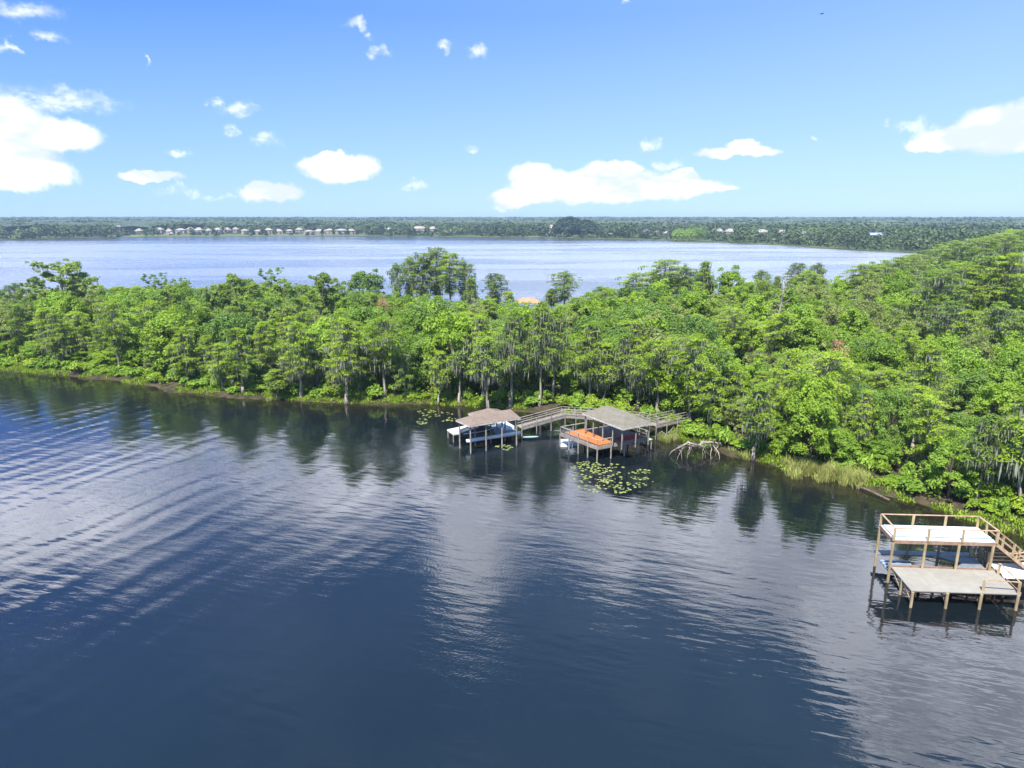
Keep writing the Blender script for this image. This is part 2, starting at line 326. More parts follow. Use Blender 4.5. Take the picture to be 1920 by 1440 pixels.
# ---------------------------------------------------------------- foliage prototypes
def unit(v): return v/np.maximum(np.linalg.norm(v, axis=-1, keepdims=True), 1e-6)
def leafquads(C, Nn, L, W):
    n = len(C); r = RNG.normal(size=(n, 3)); t1 = unit(np.cross(Nn, r)); b = np.cross(Nn, t1)
    L = np.asarray(L).reshape(-1, 1) if np.ndim(L) else L; W = np.asarray(W).reshape(-1, 1) if np.ndim(W) else W
    return np.stack([C-t1*L, C+b*W, C+t1*L, C-b*W], 1)
def plate(c, R, n, out_dir, size=0.15, thick=0.13, droop=0.3):
    r = R*np.sqrt(RNG.random(n)); a = RNG.random(n)*2*np.pi; wob = 1+0.35*np.sin(a*3+RNG.random()*6)+0.2*np.sin(a*7+RNG.random()*6)
    x = r*np.cos(a)*wob; y = r*np.sin(a)*wob; z = RNG.normal(size=n)*thick*R-droop*(r/R)**2*R*0.5
    C = np.stack([x, y, z], 1); C[:, 2] += -0.12*(C[:, 0]*out_dir[0]+C[:, 1]*out_dir[1])
    N = unit(np.stack([x/R*0.35, y/R*0.35, np.ones(n)], 1)+RNG.normal(size=(n, 3))*0.38)
    s = size*(0.6+0.8*RNG.random(n)); return leafquads(C+c, N, s, s*0.5)
def ball(c, R, n, size=0.2, flat=0.8, up=0.45, shell=0.55):
    d = unit(RNG.normal(size=(n, 3))); d[:, 2] = np.where(d[:, 2] < -0.3, -d[:, 2], d[:, 2])
    r = R*(shell+(1-shell)*RNG.random(n))*(1+0.18*np.sin(d[:, 0]*5+c[0]*3)*np.cos(d[:, 1]*6+c[1]*2))
    C = d*r[:, None]; C[:, 2] *= flat; N = unit(d*0.8+np.array([0, 0, up])+RNG.normal(size=(n, 3))*0.45)
    s = size*(0.6+0.8*RNG.random(n)); return leafquads(C+c, N, s, s*0.55)
def mossq(c, n, R, ln):
    x = RNG.normal(size=n)*R*0.5; y = RNG.normal(size=n)*R*0.5; L = ln*(0.4+RNG.random(n)); a = RNG.random(n)*np.pi; w_ = 0.035+0.06*RNG.random(n)
    top = np.stack([x, y, -0.05*R-RNG.random(n)*0.2], 1)+c; dx = np.stack([np.cos(a)*w_, np.sin(a)*w_, a*0], 1)
    bot = top-np.stack([RNG.normal(size=n)*0.08, RNG.normal(size=n)*0.08, L], 1); mid = (top*0.5+bot*0.5)
    return np.stack([top, mid-dx, bot, mid+dx], 1)
def trunkpath(h, lean=0.3, k=7):
    p = [np.array([0, 0, -0.5])]; d = RNG.normal(size=2)*lean
    for i in range(1, k+1):
        f = i/k; p.append(np.array([d[0]*f+RNG.normal()*0.10, d[1]*f+RNG.normal()*0.10, h*f]))
    return p
def at(path, f):
    x = f*(len(path)-1); i = min(int(x), len(path)-2); return path[i]+(path[i+1]-path[i])*(x-i)
def make_cypress(h=14, w=3.3, base=0.32, plates=58, moss=1.0, leaf='cyp', flare=1.8, r0=0.24, seed=None, dens=135, top_flat=0.0, bark='bark', umb=False):
    mb = MB(); path = trunkpath(h*0.96, 0.35)
    mb.tube([tuple(p) for p in path], [r0*(flare if i == 0 else (1.5 if i == 0.5 else 1))*(1-0.85*i/(len(path)-1)) for i in range(len(path))], 8)
    Q = []; MQ = []
    mb.tube([(0, 0, -0.5), (0, 0, 0.5), (0, 0, 1.6)], [r0*flare*1.2, r0*flare*0.8, r0*0.9], 9)
    ga = RNG.random()*6
    for i in range(plates):
        f = base+(1-base)*((i+0.5)/plates)**0.85; ga += 2.4+RNG.normal()*0.3
        prof = (0.55+0.45*math.sin(math.pi*min(1, (f-base)/(1-base)*1.05+0.12)))*(1-0.45*max(0, f-0.75)/0.25*(1-top_flat))
        prof = prof if not umb else 0.30+0.75*math.sin(math.pi*min(1, ((f-base)/(1-base))**1.6*.93)); L = w*prof*(0.35+0.75*RNG.random()); o = at(path, min(f*0.97, 1)); dirv = np.array([math.cos(ga), math.sin(ga), 0])
        tip = o+dirv*L+np.array([0, 0, 0.10*L+RNG.normal()*0.15+(0.35 if f > 0.9 else 0)])
        mb.tube([tuple(o), tuple(o*0.5+tip*0.5+np.array([0, 0, 0.12*L])), tuple(tip)], [r0*0.30*(1.2-f*0.6), r0*0.2*(1.2-f*.6), 0.015], 4, False)
        R = 0.55+0.6*RNG.random()*(1.15-f*0.4)
        Q.append(plate(tip, R, int(dens*R*R*1.15)+20, dirv)); Q.append(plate(o*0.42+tip*0.58+np.array([0, 0, 0.15]), R*0.7, int(dens*R*0.4), dirv))
        if moss > 0 and RNG.random() < min(1, moss*0.75):
            MQ.append(mossq(tip, int(16*moss), R, 0.9+0.5*moss*RNG.random()*(1.2 if f < 0.6 else 0.7)))
            if RNG.random() < 0.5*moss: MQ.append(mossq(o*0.5+tip*0.5, int(12*moss), R, 1.2))
    Q.append(plate(at(path, 1)+np.array([0, 0, .1]), 0.9, dens, np.array([0, 0, 0])))
    d = [('trunk', mb.mesh('trunk', M[bark], True)), ('crown', quads('crown', np.concatenate(Q), M[leaf]))]
    if MQ: d.append(('spanish_moss', quads('spanish_moss', np.concatenate(MQ), M['moss'])))
    return dict(h=h, parts=d)
def make_broad(h=9, w=3.4, clumps=34, leaf='oak', r0=0.18, size=0.165, dens=195, lowf=0.25, moss=0):
    mb = MB(); path = trunkpath(h*0.75, 0.5, 5); mb.tube([tuple(p) for p in path], [r0*(1.4-1.1*i/5) for i in range(6)], 7)
    Q = []; MQ = []
    for i in range(clumps):
        f = lowf+(0.95-lowf)*(i+0.5)/clumps; a = i*2.4+RNG.normal()*0.4; prof = math.sqrt(max(0.05, 1-((f-0.55)/0.52)**2)); rr_ = w*prof*(0.5+0.5*RNG.random())
        if f > 0.88: rr_ *= 0.6
        c = np.array([math.cos(a)*rr_, math.sin(a)*rr_, h*(f*0.92)-0.3+RNG.normal()*0.25]); R = (0.75+0.55*RNG.random()+(.25 if f > .8 else 0))*w/3.4
        o = at(path, min(1, f*0.8)); mb.tube([tuple(o), tuple(o*.5+c*.5+np.array([0, 0, -.1])), tuple(c)], [r0*.35, r0*.22, 0.02], 4, False)
        Q.append(ball(c, R, int(dens*R), size)); k = c+RNG.normal(size=3)*R*0.7; Q.append(ball(k, R*0.55, int(dens*R*0.4), size))
        if moss and RNG.random() < moss: MQ.append(mossq(c+np.array([0, 0, -R*.4]), 18, R, 1.1))
    d = [('trunk', mb.mesh('trunk', M['barkd'], True)), ('crown', quads('crown', np.concatenate(Q), M[leaf]))]
    if MQ: d.append(('spanish_moss', quads('spanish_moss', np.concatenate(MQ), M['moss'])))
    return dict(h=h, parts=d)
def make_pine(h=16, w=3.6, tufts=60, base=0.55, r0=0.22, leaf='pine', moss=0.3, topflat=False):
    mb = MB(); path = trunkpath(h*0.93, 0.8, 6); mb.tube([tuple(p) for p in path], [r0*(1.2-1.0*i/6) for i in range(7)], 7)
    Q = []; MQ = []
    nb = 13
    for b in range(nb):
        f = base+(1-base)*(b+0.3)/nb; a = b*2.4+RNG.normal()*0.4; L = w*(0.55+0.5*math.sin(math.pi*min(1, (f-base)/(1-base)*1.1)))*(0.6+0.5*RNG.random())
        if topflat: L = w*(0.5+0.6*RNG.random())
        o = at(path, f*0.97); d = np.array([math.cos(a), math.sin(a), 0.35+0.25*RNG.random()]); e = o+d*L*np.array([1, 1, 0.8]); mid = o*.5+e*.5+RNG.normal(size=3)*.15-np.array([0, 0, .15*L])
        mb.tube([tuple(o), tuple(mid), tuple(e)], [r0*.42*(1.3-f), r0*.28*(1.3-f)+.012, 0.02], 5, False)
        for k in range(max(3, tufts//nb)):
            g = 0.45+0.6*RNG.random(); q = (o+(e-o)*g)+np.array([RNG.normal()*.55, RNG.normal()*.55, RNG.normal()*.3+.2]); R = 0.42+0.3*RNG.random()
            if k % 2 == 0: mb.tube([tuple(o+(e-o)*g*.75), tuple(q)], [.03, .012], 3, False)
            Q.append(ball(q, R, int(85*R*R*3), 0.15, 0.75, 0.5, 0.2))
            if moss and RNG.random() < moss*.4: MQ.append(mossq(q, 12, R, 1.0))
    Q.append(ball(at(path, 1)+np.array([0, 0, .3]), .8, 160, .15, .8, .5, .2))
    d = [('trunk', mb.mesh('trunk', M['barkd'], True)), ('crown', quads('crown', np.concatenate(Q), M[leaf]))]
    if MQ: d.append(('spanish_moss', quads('spanish_moss', np.concatenate(MQ), M['moss'])))
    return dict(h=h, parts=d)
def make_shrub(w=1.3, h=1.8, leaf='shrub', n=9, size=0.15, dens=120):
    mb = MB(); Q = []
    for i in range(n):
        a = i*2.4; r = w*0.75*math.sqrt((i+.5)/n); c = np.array([math.cos(a)*r, math.sin(a)*r, h*(0.75-0.45*r/w)+RNG.normal()*.15]); R = w*(0.36+0.22*RNG.random())
        mb.tube([(0, 0, -.4), tuple(c*np.array([.5, .5, .55])), tuple(c)], [.04, .03, .01], 4, False); Q.append(ball(c, R, int(dens*R*1.6), size))
    return dict(h=h, parts=[('stem', mb.mesh('stem', M['barkd'])), ('foliage', quads('foliage', np.concatenate(Q), M[leaf]))])
def make_palmetto(leaf='fern'):
    Q = []
    for i in range(14):
        a = i*2.4; el_ = 0.3+0.9*RNG.random(); L = 0.8+0.5*RNG.random(); d = np.array([math.cos(a)*math.cos(el_), math.sin(a)*math.cos(el_), math.sin(el_)]); c = d*L
        side = unit(np.cross(d, np.array([0, 0, 1.]))); upv = np.cross(side, d)
        for k in range(11):
            t_ = (k-5)/5*1.15; dd = d*math.cos(t_)+side*math.sin(t_); l = 0.5*(1-0.2*abs(t_)); wv = unit(np.cross(dd, upv))*0.035
            tip = c+dd*l-np.array([0, 0, 0.12]); md = c+dd*l*.5; Q.append(np.stack([c, md+wv, tip, md-wv]))
    return dict(h=1.3, parts=[('fronds', quads('fronds', np.array(Q), M[leaf]))])

CY = [make_cypress(14, 3.3, .34, 58, 1.1), make_cypress(14, 2.7, .30, 48, 1.4), make_cypress(13, 3.9, .40, 60, .9, umb=True), make_cypress(12, 3.2, .26, 50, .8, top_flat=1), make_cypress(14, 3.2, .42, 48, 1.3, leaf='cypd')]
CT = [make_cypress(19, 3.6, .34, 60, 1.2, 'cypd', r0=.32, umb=True), make_cypress(19, 2.9, .36, 46, 1.3, 'cypd', r0=.28, umb=True), make_cypress(18, 4.8, .40, 76, .8, 'cyp', r0=.34, umb=True)]
CS = [make_cypress(10, 1.8, .45, 26, 1.4, 'cyp', r0=.15), make_cypress(11, 2.0, .5, 28, 1.8, 'cypd', r0=.16)]
BR = [make_broad(9, 3.5, 36), make_broad(9, 3.1, 32, 'oak'), make_broad(10, 3.8, 40, 'oakd'), make_broad(8, 3.3, 32, 'shrub'), make_broad(9, 3.2, 32, 'oakg', moss=.5, size=.15)]
PB = [make_pine(16, 6.2, 260, .45, r0=.3), make_pine(16, 5.4, 221, .48, r0=.28)]
PI_ = [make_pine(16, 4.2, 130, .50), make_pine(16, 3.6, 104, .5), make_pine(15, 3.9, 117, .58)]
PF = [make_pine(17, 3.4, 52, .74, topflat=True, leaf='oakd', moss=0)]
SH = [make_shrub(dens=60, size=.2), make_shrub(1.5, 1.6, 'fern', dens=60, size=.19), make_shrub(1.2, 2.6, 'oak', dens=70, size=.2), make_shrub(1.7, 2.0, 'shrub', 12, dens=50, size=.24)]
PM = [make_palmetto(), make_palmetto('shrub')]

COUNT = {}
def place(proto, x, y, h, label, cat, name, group=None, wide=None, z=None):
    s = h/proto['h']; ws = s if wide is None else wide
    if z is None: z = max(0.0, float(ground_z(x, y)))
    o = empty(name, (x, y, z), label, cat, group, random.random()*6.28, (ws*(1+random.uniform(-.13, .13)), ws*(1+random.uniform(-.13, .13)), s)); o.rotation_euler.x = random.gauss(0, .03); o.rotation_euler.y = random.gauss(0, .03)
    for nm, me in proto['parts']: link(nm, me, o)
    COUNT[cat+'/'+name] = COUNT.get(cat+'/'+name, 0)+1
    return o
occupied = []
def by_px(proto, xb, yb, yt, label, cat, name, wide=None, group=None):     # base pixel on the ground, top pixel
    p = P(xb, yb, 0.4); dep = p.y*CP-(0.4-H)*SP
    k = (720-yt)/F; hz = H+p.y*(-SP+k*CP)/(CP+k*SP)
    occupied.append((p.x, p.y, 2.2)); return place(proto, p.x, p.y, max(2, hz-0.4), label, cat, name, group, wide, 0.3)
def by_depth(proto, x, yt, Y, label, cat, name, wide=None, group=None):     # top pixel and distance
    k = (720-yt)/F; z = -SP+k*CP; c = CP+k*SP; X = (x-960)/F*Y/c; hz = H+Y*z/c
    occupied.append((X, Y, 2.5)); return place(proto, X, Y, hz-0.5, label, cat, name, group, wide, 0.5)

# hero trees: (proto, x base, y base, y top, width scale, label)
hero = [
 (CY[0],650,753,592,.95,'cypress with pale flared trunk and bare mossy limbs at the water edge left of boathouse'),
 (CY[3],46,676,566,1.0,'layered cypress with thin dark trunk near the left end of the wooded bank'),
 (CY[2],225,700,560,1.0,'broad flat-topped cypress on the left bank with dark gaps under its branches'),
 (CY[1],120,690,585,.9,'narrow cypress standing in dense leafage on the far left bank'),
 (CY[3],352,722,610,.9,'short cypress with bright layered sprays leaning over the left bank'),
 (CY[3],455,738,612,.95,'grey mossy cypress with a tangle of pale stems at its foot on the left bank'),
 (CY[1],420,733,640,.8,'small feathery cypress on the left bank above the low green ground plants'),
 (CY[0],565,744,600,.9,'straight dark-trunked cypress with mossy tiers, just left of the leaning pale trunk'),
 (CS[0],520,745,690,1.0,'very small pale cypress sapling at the water edge on the left bank'),
 (CY[2],722,747,590,1.0,'wide conical cypress with bright layered fans, first to the right of the leaning pale trunk'),
 (CY[3],760,748,650,.7,'small low cypress with one bright fan over the water, left of the boathouse'),
 (CS[0],822,754,655,1.0,'thin pale cypress pole with a small grey crown standing in the shallows'),
 (CS[1],861,755,620,1.2,'slim mossy cypress rising behind the lily pads left of the boathouse'),
 (CS[1],915,770,625,1.1,'slender pale-trunked cypress directly behind the boathouse roof'),
 (CY[4],957,762,575,.95,'tall grey mossy cypress cluster just right of the boathouse roof'),
 (CY[1],905,750,588,.9,'mossy cypress standing on the bank behind the boathouse'),
 (CY[4],1012,762,560,1.0,'tall cypress hung with grey moss behind the bend of the boardwalk'),
 (CY[4],1035,757,575,.8,'second tall mossy cypress beside the bend of the boardwalk'),
 (CY[0],1105,760,600,.9,'cypress with several thin grey stems behind the gazebo roof'),
 (CS[0],1131,762,640,1.0,'thin grey cypress pole behind the left part of the gazebo roof'),
 (CS[1],1178,765,620,1.1,'thin pale cypress trunk behind the gazebo roof peak'),
 (CY[1],1197,765,598,.9,'mossy cypress behind the right slope of the gazebo roof'),
 (CY[2],1292,806,625,.95,'broad cypress with dark trunk where the boardwalk meets the bank'),
 (CY[3],1330,815,690,.8,'low cypress hanging grey moss over the fallen tree'),
 (CS[0],1412,858,720,1.1,'slender cypress with pale flared foot standing in the water by the reed bed'),
 (CY[3],1370,800,680,.8,'small layered cypress on the bank right of the fallen tree'),
 (CY[0],1475,800,650,.9,'bright cypress with dark mossy trunk set back from the reed bed'),
 (CY[2],1530,825,655,1.0,'wide cypress with flat bright fans directly behind the reed bed'),
 (CY[1],1552,842,735,.7,'small grey-stemmed cypress at the back edge of the reed bed'),
 (CY[3],1450,770,690,.8,'short cypress between the fallen tree and the reed bed'),
 (BR[2],1665,870,715,.62,'dark vine-covered tree rising like a column from the right bank'),
 (CY[3],1742,898,735,.85,'cypress with slim dark trunk on the right bank above the sundeck dock'),
 (CY[4],1828,948,770,.75,'drooping vine-draped cypress just behind the sundeck dock'),
 (BR[2],1895,940,815,.5,'ivy-clad dark stump of a tree at the right edge behind the sundeck dock'),
 (CS[0],1912,968,740,1.2,'bare leaning pale trunk with small crown at the right edge of the bank'),
 (CY[0],1720,830,640,.9,'tall bright cypress inland from the sundeck dock'),
 (CY[2],1660,790,690,.9,'flat-topped bright cypress in the middle of the right wood'),
]
for pr, xb, yb, yt, wd, lb in hero: by_px(pr, xb, yb, yt, lb, 'tree', 'vine_tree' if pr is BR[2] else 'cypress_tree', wd)
hero2 = [
 (PB[0],105,488,168,1.15,'tallest pine on the left skyline, round airy crown against the far lake','pine_tree'),
 (PB[1],66,516,172,.8,'pine with thin open crown just left of the tallest left skyline pine','pine_tree'),
 (CT[1],22,528,180,1.02,'moss-hung cypress at the left edge of the skyline','cypress_tree'),
 (CT[1],3,540,176,0.90,'leftmost mossy cypress cut by the photo edge','cypress_tree'),
 (CT[0],140,520,176,0.90,'mossy cypress just right of the tallest left skyline pine','cypress_tree'),
 (PB[0],160,518,182,.75,'narrow pine on the right shoulder of the left skyline group','pine_tree'),
 (CS[0],190,533,192,1.0,'spindly small cypress standing alone against the lake right of the left skyline group','cypress_tree'),
 (CS[1],220,536,192,1.0,'spindly cypress with ragged top in the gap between two left skyline groups','cypress_tree'),
 (PF[0],283,513,186,1.0,'dark flat-topped tree on the left skyline','flat_topped_tree'),
 (PF[0],318,522,184,.7,'smaller dark flat-topped tree beside its larger twin on the left skyline','flat_topped_tree'),
 (PI_[1],310,532,140,1.0,'tall pine with long bare trunk in the middle of the left wood','pine_tree'),
 (PB[1],448,510,150,1.1,'round-crowned pine with pale forked limbs on the left skyline','pine_tree'),
 (PI_[2],405,530,160,.9,'low pine on the left shoulder of the pale-limbed pine','pine_tree'),
 (PF[0],502,503,184,.9,'dark flat crown peeping over the pines at the left of centre','flat_topped_tree'),
 (PI_[1],524,520,136,1.0,'pine with long reddish bare trunk right of the pale-limbed pine','pine_tree'),
 (PB[1],590,507,165,1.0,'open round pine standing against the lake left of the dark round tree','pine_tree'),
 (PI_[2],628,530,170,.8,'lower pine leaning right against the lake, beside the dark round tree','pine_tree'),
 (BR[2],680,503,196,1.35,'dark round broadleaf tree on the skyline left of the tall mossy cypresses','broadleaf_tree'),
 (CT[1],742,489,200,0.79,'thin leftmost cypress of the tall mossy skyline clump','cypress_tree'),
 (CT[1],762,477,202,1.09,'second cypress from the left in the tall mossy skyline clump','cypress_tree'),
 (CT[0],788,470,200,1.28,'leafy cypress left of the summit of the tall mossy skyline clump','cypress_tree'),
 (CT[0],815,460,203,1.41,'highest cypress at the summit of the tall mossy skyline clump','cypress_tree'),
 (CT[2],843,470,200,1.02,'broad cypress right of the summit in the tall mossy skyline clump','cypress_tree'),
 (CT[1],868,486,202,1.02,'second cypress from the right in the tall mossy skyline clump','cypress_tree'),
 (CS[1],880,520,196,1.3,'drooping rightmost cypress of the tall mossy skyline clump','cypress_tree'),
 (CT[0],928,510,204,1.09,'lone layered cypress against the lake right of the tall skyline clump','cypress_tree'),
 (CY[3],955,545,196,.9,'small bright cypress at the foot of the lone layered cypress','cypress_tree'),
 (CT[2],1060,507,204,1.09,'lone domed cypress against the lake right of the tan far boathouse roof','cypress_tree'),
 (CS[1],1032,540,204,1.3,'thin mossy cypress on the left side of the lone domed cypress','cypress_tree'),
 (CT[0],1130,535,196,1.02,'open cypress where the right-hand skyline begins to rise','cypress_tree'),
 (CT[2],1195,508,200,1.15,'cypress on the left shoulder of the central right skyline mound','cypress_tree'),
 (CT[2],1250,483,200,1.47,'high layered cypress at the top of the central right skyline mound','cypress_tree'),
 (CT[0],1285,497,196,1.15,'cypress on the right shoulder of the central right skyline mound','cypress_tree'),
 (CS[0],1321,489,205,1.6,'lone small tufted cypress poking above the right skyline','cypress_tree'),
 (BR[0],1370,500,205,1.3,'round broadleaf dome on the skyline right of the lone tufted cypress','broadleaf_tree'),
 (CT[1],1430,503,215,1.02,'thin cypress left of the bleached snag on the skyline','cypress_tree'),
 (CT[0],1500,490,220,1.09,'mossy cypress on the skyline right of the bleached snag','cypress_tree'),
 (CT[1],1535,490,225,1.02,'ragged mossy cypress at the left edge of the skyline water gap','cypress_tree'),
 (CT[2],1625,492,190,1.41,'broad pine-like cypress right of the skyline water gap, dark trunk showing','cypress_tree'),
 (CT[2],1700,478,250,1.54,'rounded cypress dome on the right skyline','cypress_tree'),
 (CT[0],1768,500,140,1.60,'great mossy cypress with layered crown, leftmost of the big right stand','cypress_tree'),
 (CT[2],1812,487,146,1.54,'great mossy cypress second from left in the big right stand','cypress_tree'),
 (CT[0],1856,474,150,1.54,'great mossy cypress in the middle of the big right stand','cypress_tree'),
 (CT[2],1903,470,146,1.47,'great mossy cypress at the right edge in the big right stand','cypress_tree'),
 (CT[1],1790,560,124,1.22,'lower mossy cypress in front of the big right stand','cypress_tree'),
 (CT[1],1880,560,122,1.22,'moss-draped cypress in front of the big right stand near the photo edge','cypress_tree'),
 (CT[2],1790,449,330,1.54,'smooth domed cypress crown behind the big right stand on the skyline','cypress_tree'),
 (CT[2],1655,492,225,1.75,'first from left of the high rounded crowns along the rising right skyline','cypress_tree'),
 (CT[0],1680,484,235,1.75,'second from left of the high rounded crowns along the rising right skyline','cypress_tree'),
 (CT[2],1715,474,265,1.75,'third from left of the high rounded crowns along the rising right skyline','cypress_tree'),
 (CT[0],1745,466,290,1.75,'fourth from left of the high rounded crowns along the rising right skyline','cypress_tree'),
 (CT[2],1772,458,300,1.75,'fifth from left of the high rounded crowns along the rising right skyline','cypress_tree'),
 (CT[0],1805,452,255,1.75,'sixth from left of the high rounded crowns along the rising right skyline','cypress_tree'),
 (CT[2],1828,446,330,1.75,'seventh from left of the high rounded crowns along the rising right skyline','cypress_tree'),
 (CT[0],1840,462,215,1.75,'eighth from left of the high rounded crowns along the rising right skyline','cypress_tree'),
 (CT[2],1850,442,270,1.75,'ninth from left of the high rounded crowns along the rising right skyline','cypress_tree'),
 (CT[0],1868,438,345,1.75,'tenth from left of the high rounded crowns along the rising right skyline','cypress_tree'),
 (CT[2],1885,434,290,1.75,'eleventh from left of the high rounded crowns along the rising right skyline','cypress_tree'),
 (CT[0],1900,452,225,1.75,'twelfth from left of the high rounded crowns along the rising right skyline','cypress_tree'),
 (CT[2],1905,428,350,1.75,'thirteenth from left of the high rounded crowns along the rising right skyline','cypress_tree'),
 (CT[0],1925,426,300,1.75,'fourteenth from left of the high rounded crowns along the rising right skyline','cypress_tree'),
]
for pr, x, yt, Y, wd, lb, nm in hero2: by_depth(pr, x, yt, Y, lb, 'tree', nm, wd)

SKYL = np.array([(-400,560),(0,562),(60,548),(140,545),(200,545),(270,535),(380,540),(430,528),(520,532),(600,540),(640,552),(700,550),(760,556),(860,562),(900,568),(950,566),(1000,578),(1060,574),(1100,560),(1150,540),(1200,526),(1250,508),(1300,520),(1370,512),(1420,528),(1470,516),(1530,508),(1560,530),(1590,522),(1620,508),(1660,492),(1700,484),(1750,468),(1800,454),(1850,444),(1920,428),(2400,415)], float)
def cap(X, Y):
    px, _ = PX(X, Y, 12); y = float(np.interp(px, SKYL[:, 0], SKYL[:, 1])); k = (720-y)/F
    return H+Y*(-SP+k*CP)/(CP+k*SP)
REG = [(-9999,330,'left third of the wooded peninsula'),(330,760,'wooded peninsula left of the boathouse'),(760,1240,'wooded peninsula behind the boathouse and gazebo'),(1240,1600,'wood right of the gazebo'),(1600,99999,'right-hand wood above the sundeck dock')]
def region(px):
    for a, b, s in REG:
        if a <= px < b: return s
LM = [(100,'the tallest left pine'),(283,'the dark flat-topped trees'),(448,'the pale-limbed pine'),(590,'the open round pine'),(680,'the dark round tree'),(815,'the tall mossy clump'),(928,'the lone layered cypress'),(1060,'the lone domed cypress'),(1160,'the gazebo'),(1270,'the central right mound'),(1370,'the round broadleaf dome'),(1462,'the bleached snag'),(1570,'the rusty dead brush'),(1670,'the reed bed'),(1740,'the thin grey dead tree'),(1830,'the great mossy cypresses'),(1930,'the right photo edge')]
def spot(px, sd, Y):
    lx, lm = min(LM, key=lambda q: abs(q[0]-px)); side = 'left of ' if px < lx-12 else 'right of ' if px > lx+12 else 'level with '
    row = 'by the waterline, ' if sd < 9 else 'second row, ' if sd < 18 else 'just inland, ' if sd < 30 else 'deep in, ' if sd < 60 else 'far back, '
    return row+side+lm
def free(x, y, r):
    return all((x-a)**2+(y-b)**2 > (r*0.5+c*0.5)**2 for a, b, c in occupied)
nfill = 0; far_list = []
Y0 = 50.0
while Y0 < 262:
    st = (4.1 if Y0 < 112 else 4.5)+Y0*0.0165
    xw = Y0*0.80+12; x = -xw
    while x < xw:
        X = x+random.uniform(-.42, .42)*st; Yy = Y0+random.uniform(-.42, .42)*st; x += st
        sdv_ = float(sdist(X, Yy, POLY))
        if sdv_ < 3.2: continue
        px, py = PX(X, Yy, 6)
        if px < -190 or px > 2180: continue
        if not free(X, Yy, 2.4): continue
        c = cap(X, Yy); back = sdv_ > 8
        n1 = float(vnoise(X, Yy, 14, 2)); n2 = float(vnoise(X, Yy, 22, 8)); r = random.random()
        if 740 < px < 1080 and Yy > 185: c = min(c, 5.0)
        h = 6.6+4.6*n1+random.choice([random.uniform(-2.2, .8), random.uniform(.5, 3.6)])+(1.5 if sdv_ < 14 else 0)
        if px > 1240: h += 1.0
        small = px > 1240 and Yy < 118
        if small: h *= .76
        h = min(h, c-random.uniform(0, 1.2))
        if h < 3: continue
        edge = sdv_ < 13
        pc = 0.50 if edge else (0.16+0.42*(n2 > 0.55))
        if r < pc and h > 6.5:
            pr = random.choice(CY[:4] if h < 12 else CY+[CT[2]]); wd = random.uniform(.8, 1.05)
            if pr['h'] > 15: wd *= .9
            if h < 9: wd *= .8
            nm, lb, gp = 'cypress_tree', ['short feathery cypress ', 'medium feathery cypress ', 'tall feathery cypress '][min(2, int((h-5)/3))]+spot(px, sdv_, Yy), 'cypresses crowded in the '+region(px)
        else:
            j = random.choice([0, 0, 1, 1, 3, 2, 2, 4]) if px < 1400 else random.choice([0, 0, 1, 1, 3, 2, 4, 4])
            pr = BR[j]; wd = random.uniform(.85, 1.15)*(h/9)**.5
            tone = ['green', 'glossy green', 'dark green', 'lime green', 'grey green'][j]
            nm, lb, gp = ('grey_broadleaf_tree' if j == 4 else 'dark_broadleaf_tree' if j == 2 else 'broadleaf_tree'), ['low ', 'medium ', 'tall '][min(2, int((max(h, 4)-4)/3.2))]+tone+' broadleaf '+spot(px, sdv_, Yy), tone+' broadleaf trees crowded in the '+region(px)  # object names split generic broadleaf variants by tone, species not known
        place(pr, X, Yy, h, lb, 'tree', nm, gp, wd*(.82 if small else 1)); nfill += 1
    Y0 += st*0.95
# understory and bank shrubs
nsh = 0
seg = [(np.array(NEAR[i], float), np.array(NEAR[i+1], float)) for i in range(2, len(NEAR)-3)]
for a, b in seg:
    L = np.linalg.norm(b-a); e = (b-a)/L; nrm = np.array([-e[1], e[0]])
    k = 0.0
    while k < L:
        for off, pp in ((random.uniform(1.4, 2.6), .9), (random.uniform(3.2, 5), .85)):
            if random.random() > pp: continue
            q = a+e*(k+random.uniform(-.6, .6))+nrm*off
            px, py = PX(q[0], q[1], 1)
            if not (-40 < px < 1960): continue
            if 1440 < px < 1640 and off < 3: continue
            if nsh > 285: continue
            pr = random.choice(SH+[SH[1], SH[3], PM[0]]) ; nm = 'palmetto' if pr in PM else 'shrub'
            what = {0: 'bright green shrub', 1: 'lime low shrub', 2: 'dull green upright shrub', 3: 'spreading bright shrub'}.get(SH.index(pr) if pr in SH else -1, 'fan-leaved palmetto')
            rg = region(px).replace('wooded peninsula', 'waterline').replace('wood ', 'waterline ').replace('wood', 'waterline')
            place(pr, q[0], q[1], pr['h']*random.uniform(.35, 1.25), what+' '+spot(px, off, q[1]), 'shrub', nm, what+'s along the '+rg, random.uniform(.45, 1.0)); nsh += 1
        k += 1.55
print('fill', nfill, 'shrubs', nsh, COUNT)

nb_ = 0
for a, b in seg:
    L = np.linalg.norm(b-a); e = (b-a)/L; nrm = np.array([-e[1], e[0]]); k = 0.0
    while k < L:
        k += random.uniform(1.2, 3.0); off = random.uniform(4.2, 10.5); q = a+e*k+nrm*off; px, py = PX(q[0], q[1], 1)
        if not (-40 < px < 1960) or (1000 < px < 1250 and off < 6): continue
        j = random.choice([0, 1, 3, 3, 4]); hh = random.uniform(2.2, 5.0)
        place(BR[j], q[0], q[1], hh, ['green', 'glossy green', '', 'lime green', 'grey green'][j]+' round bush under the trees, '+spot(px, off+6, q[1]).replace('second row, ', ''), 'bush', 'bush', 'bushes under the front trees', random.uniform(.42, .75)); nb_ += 1
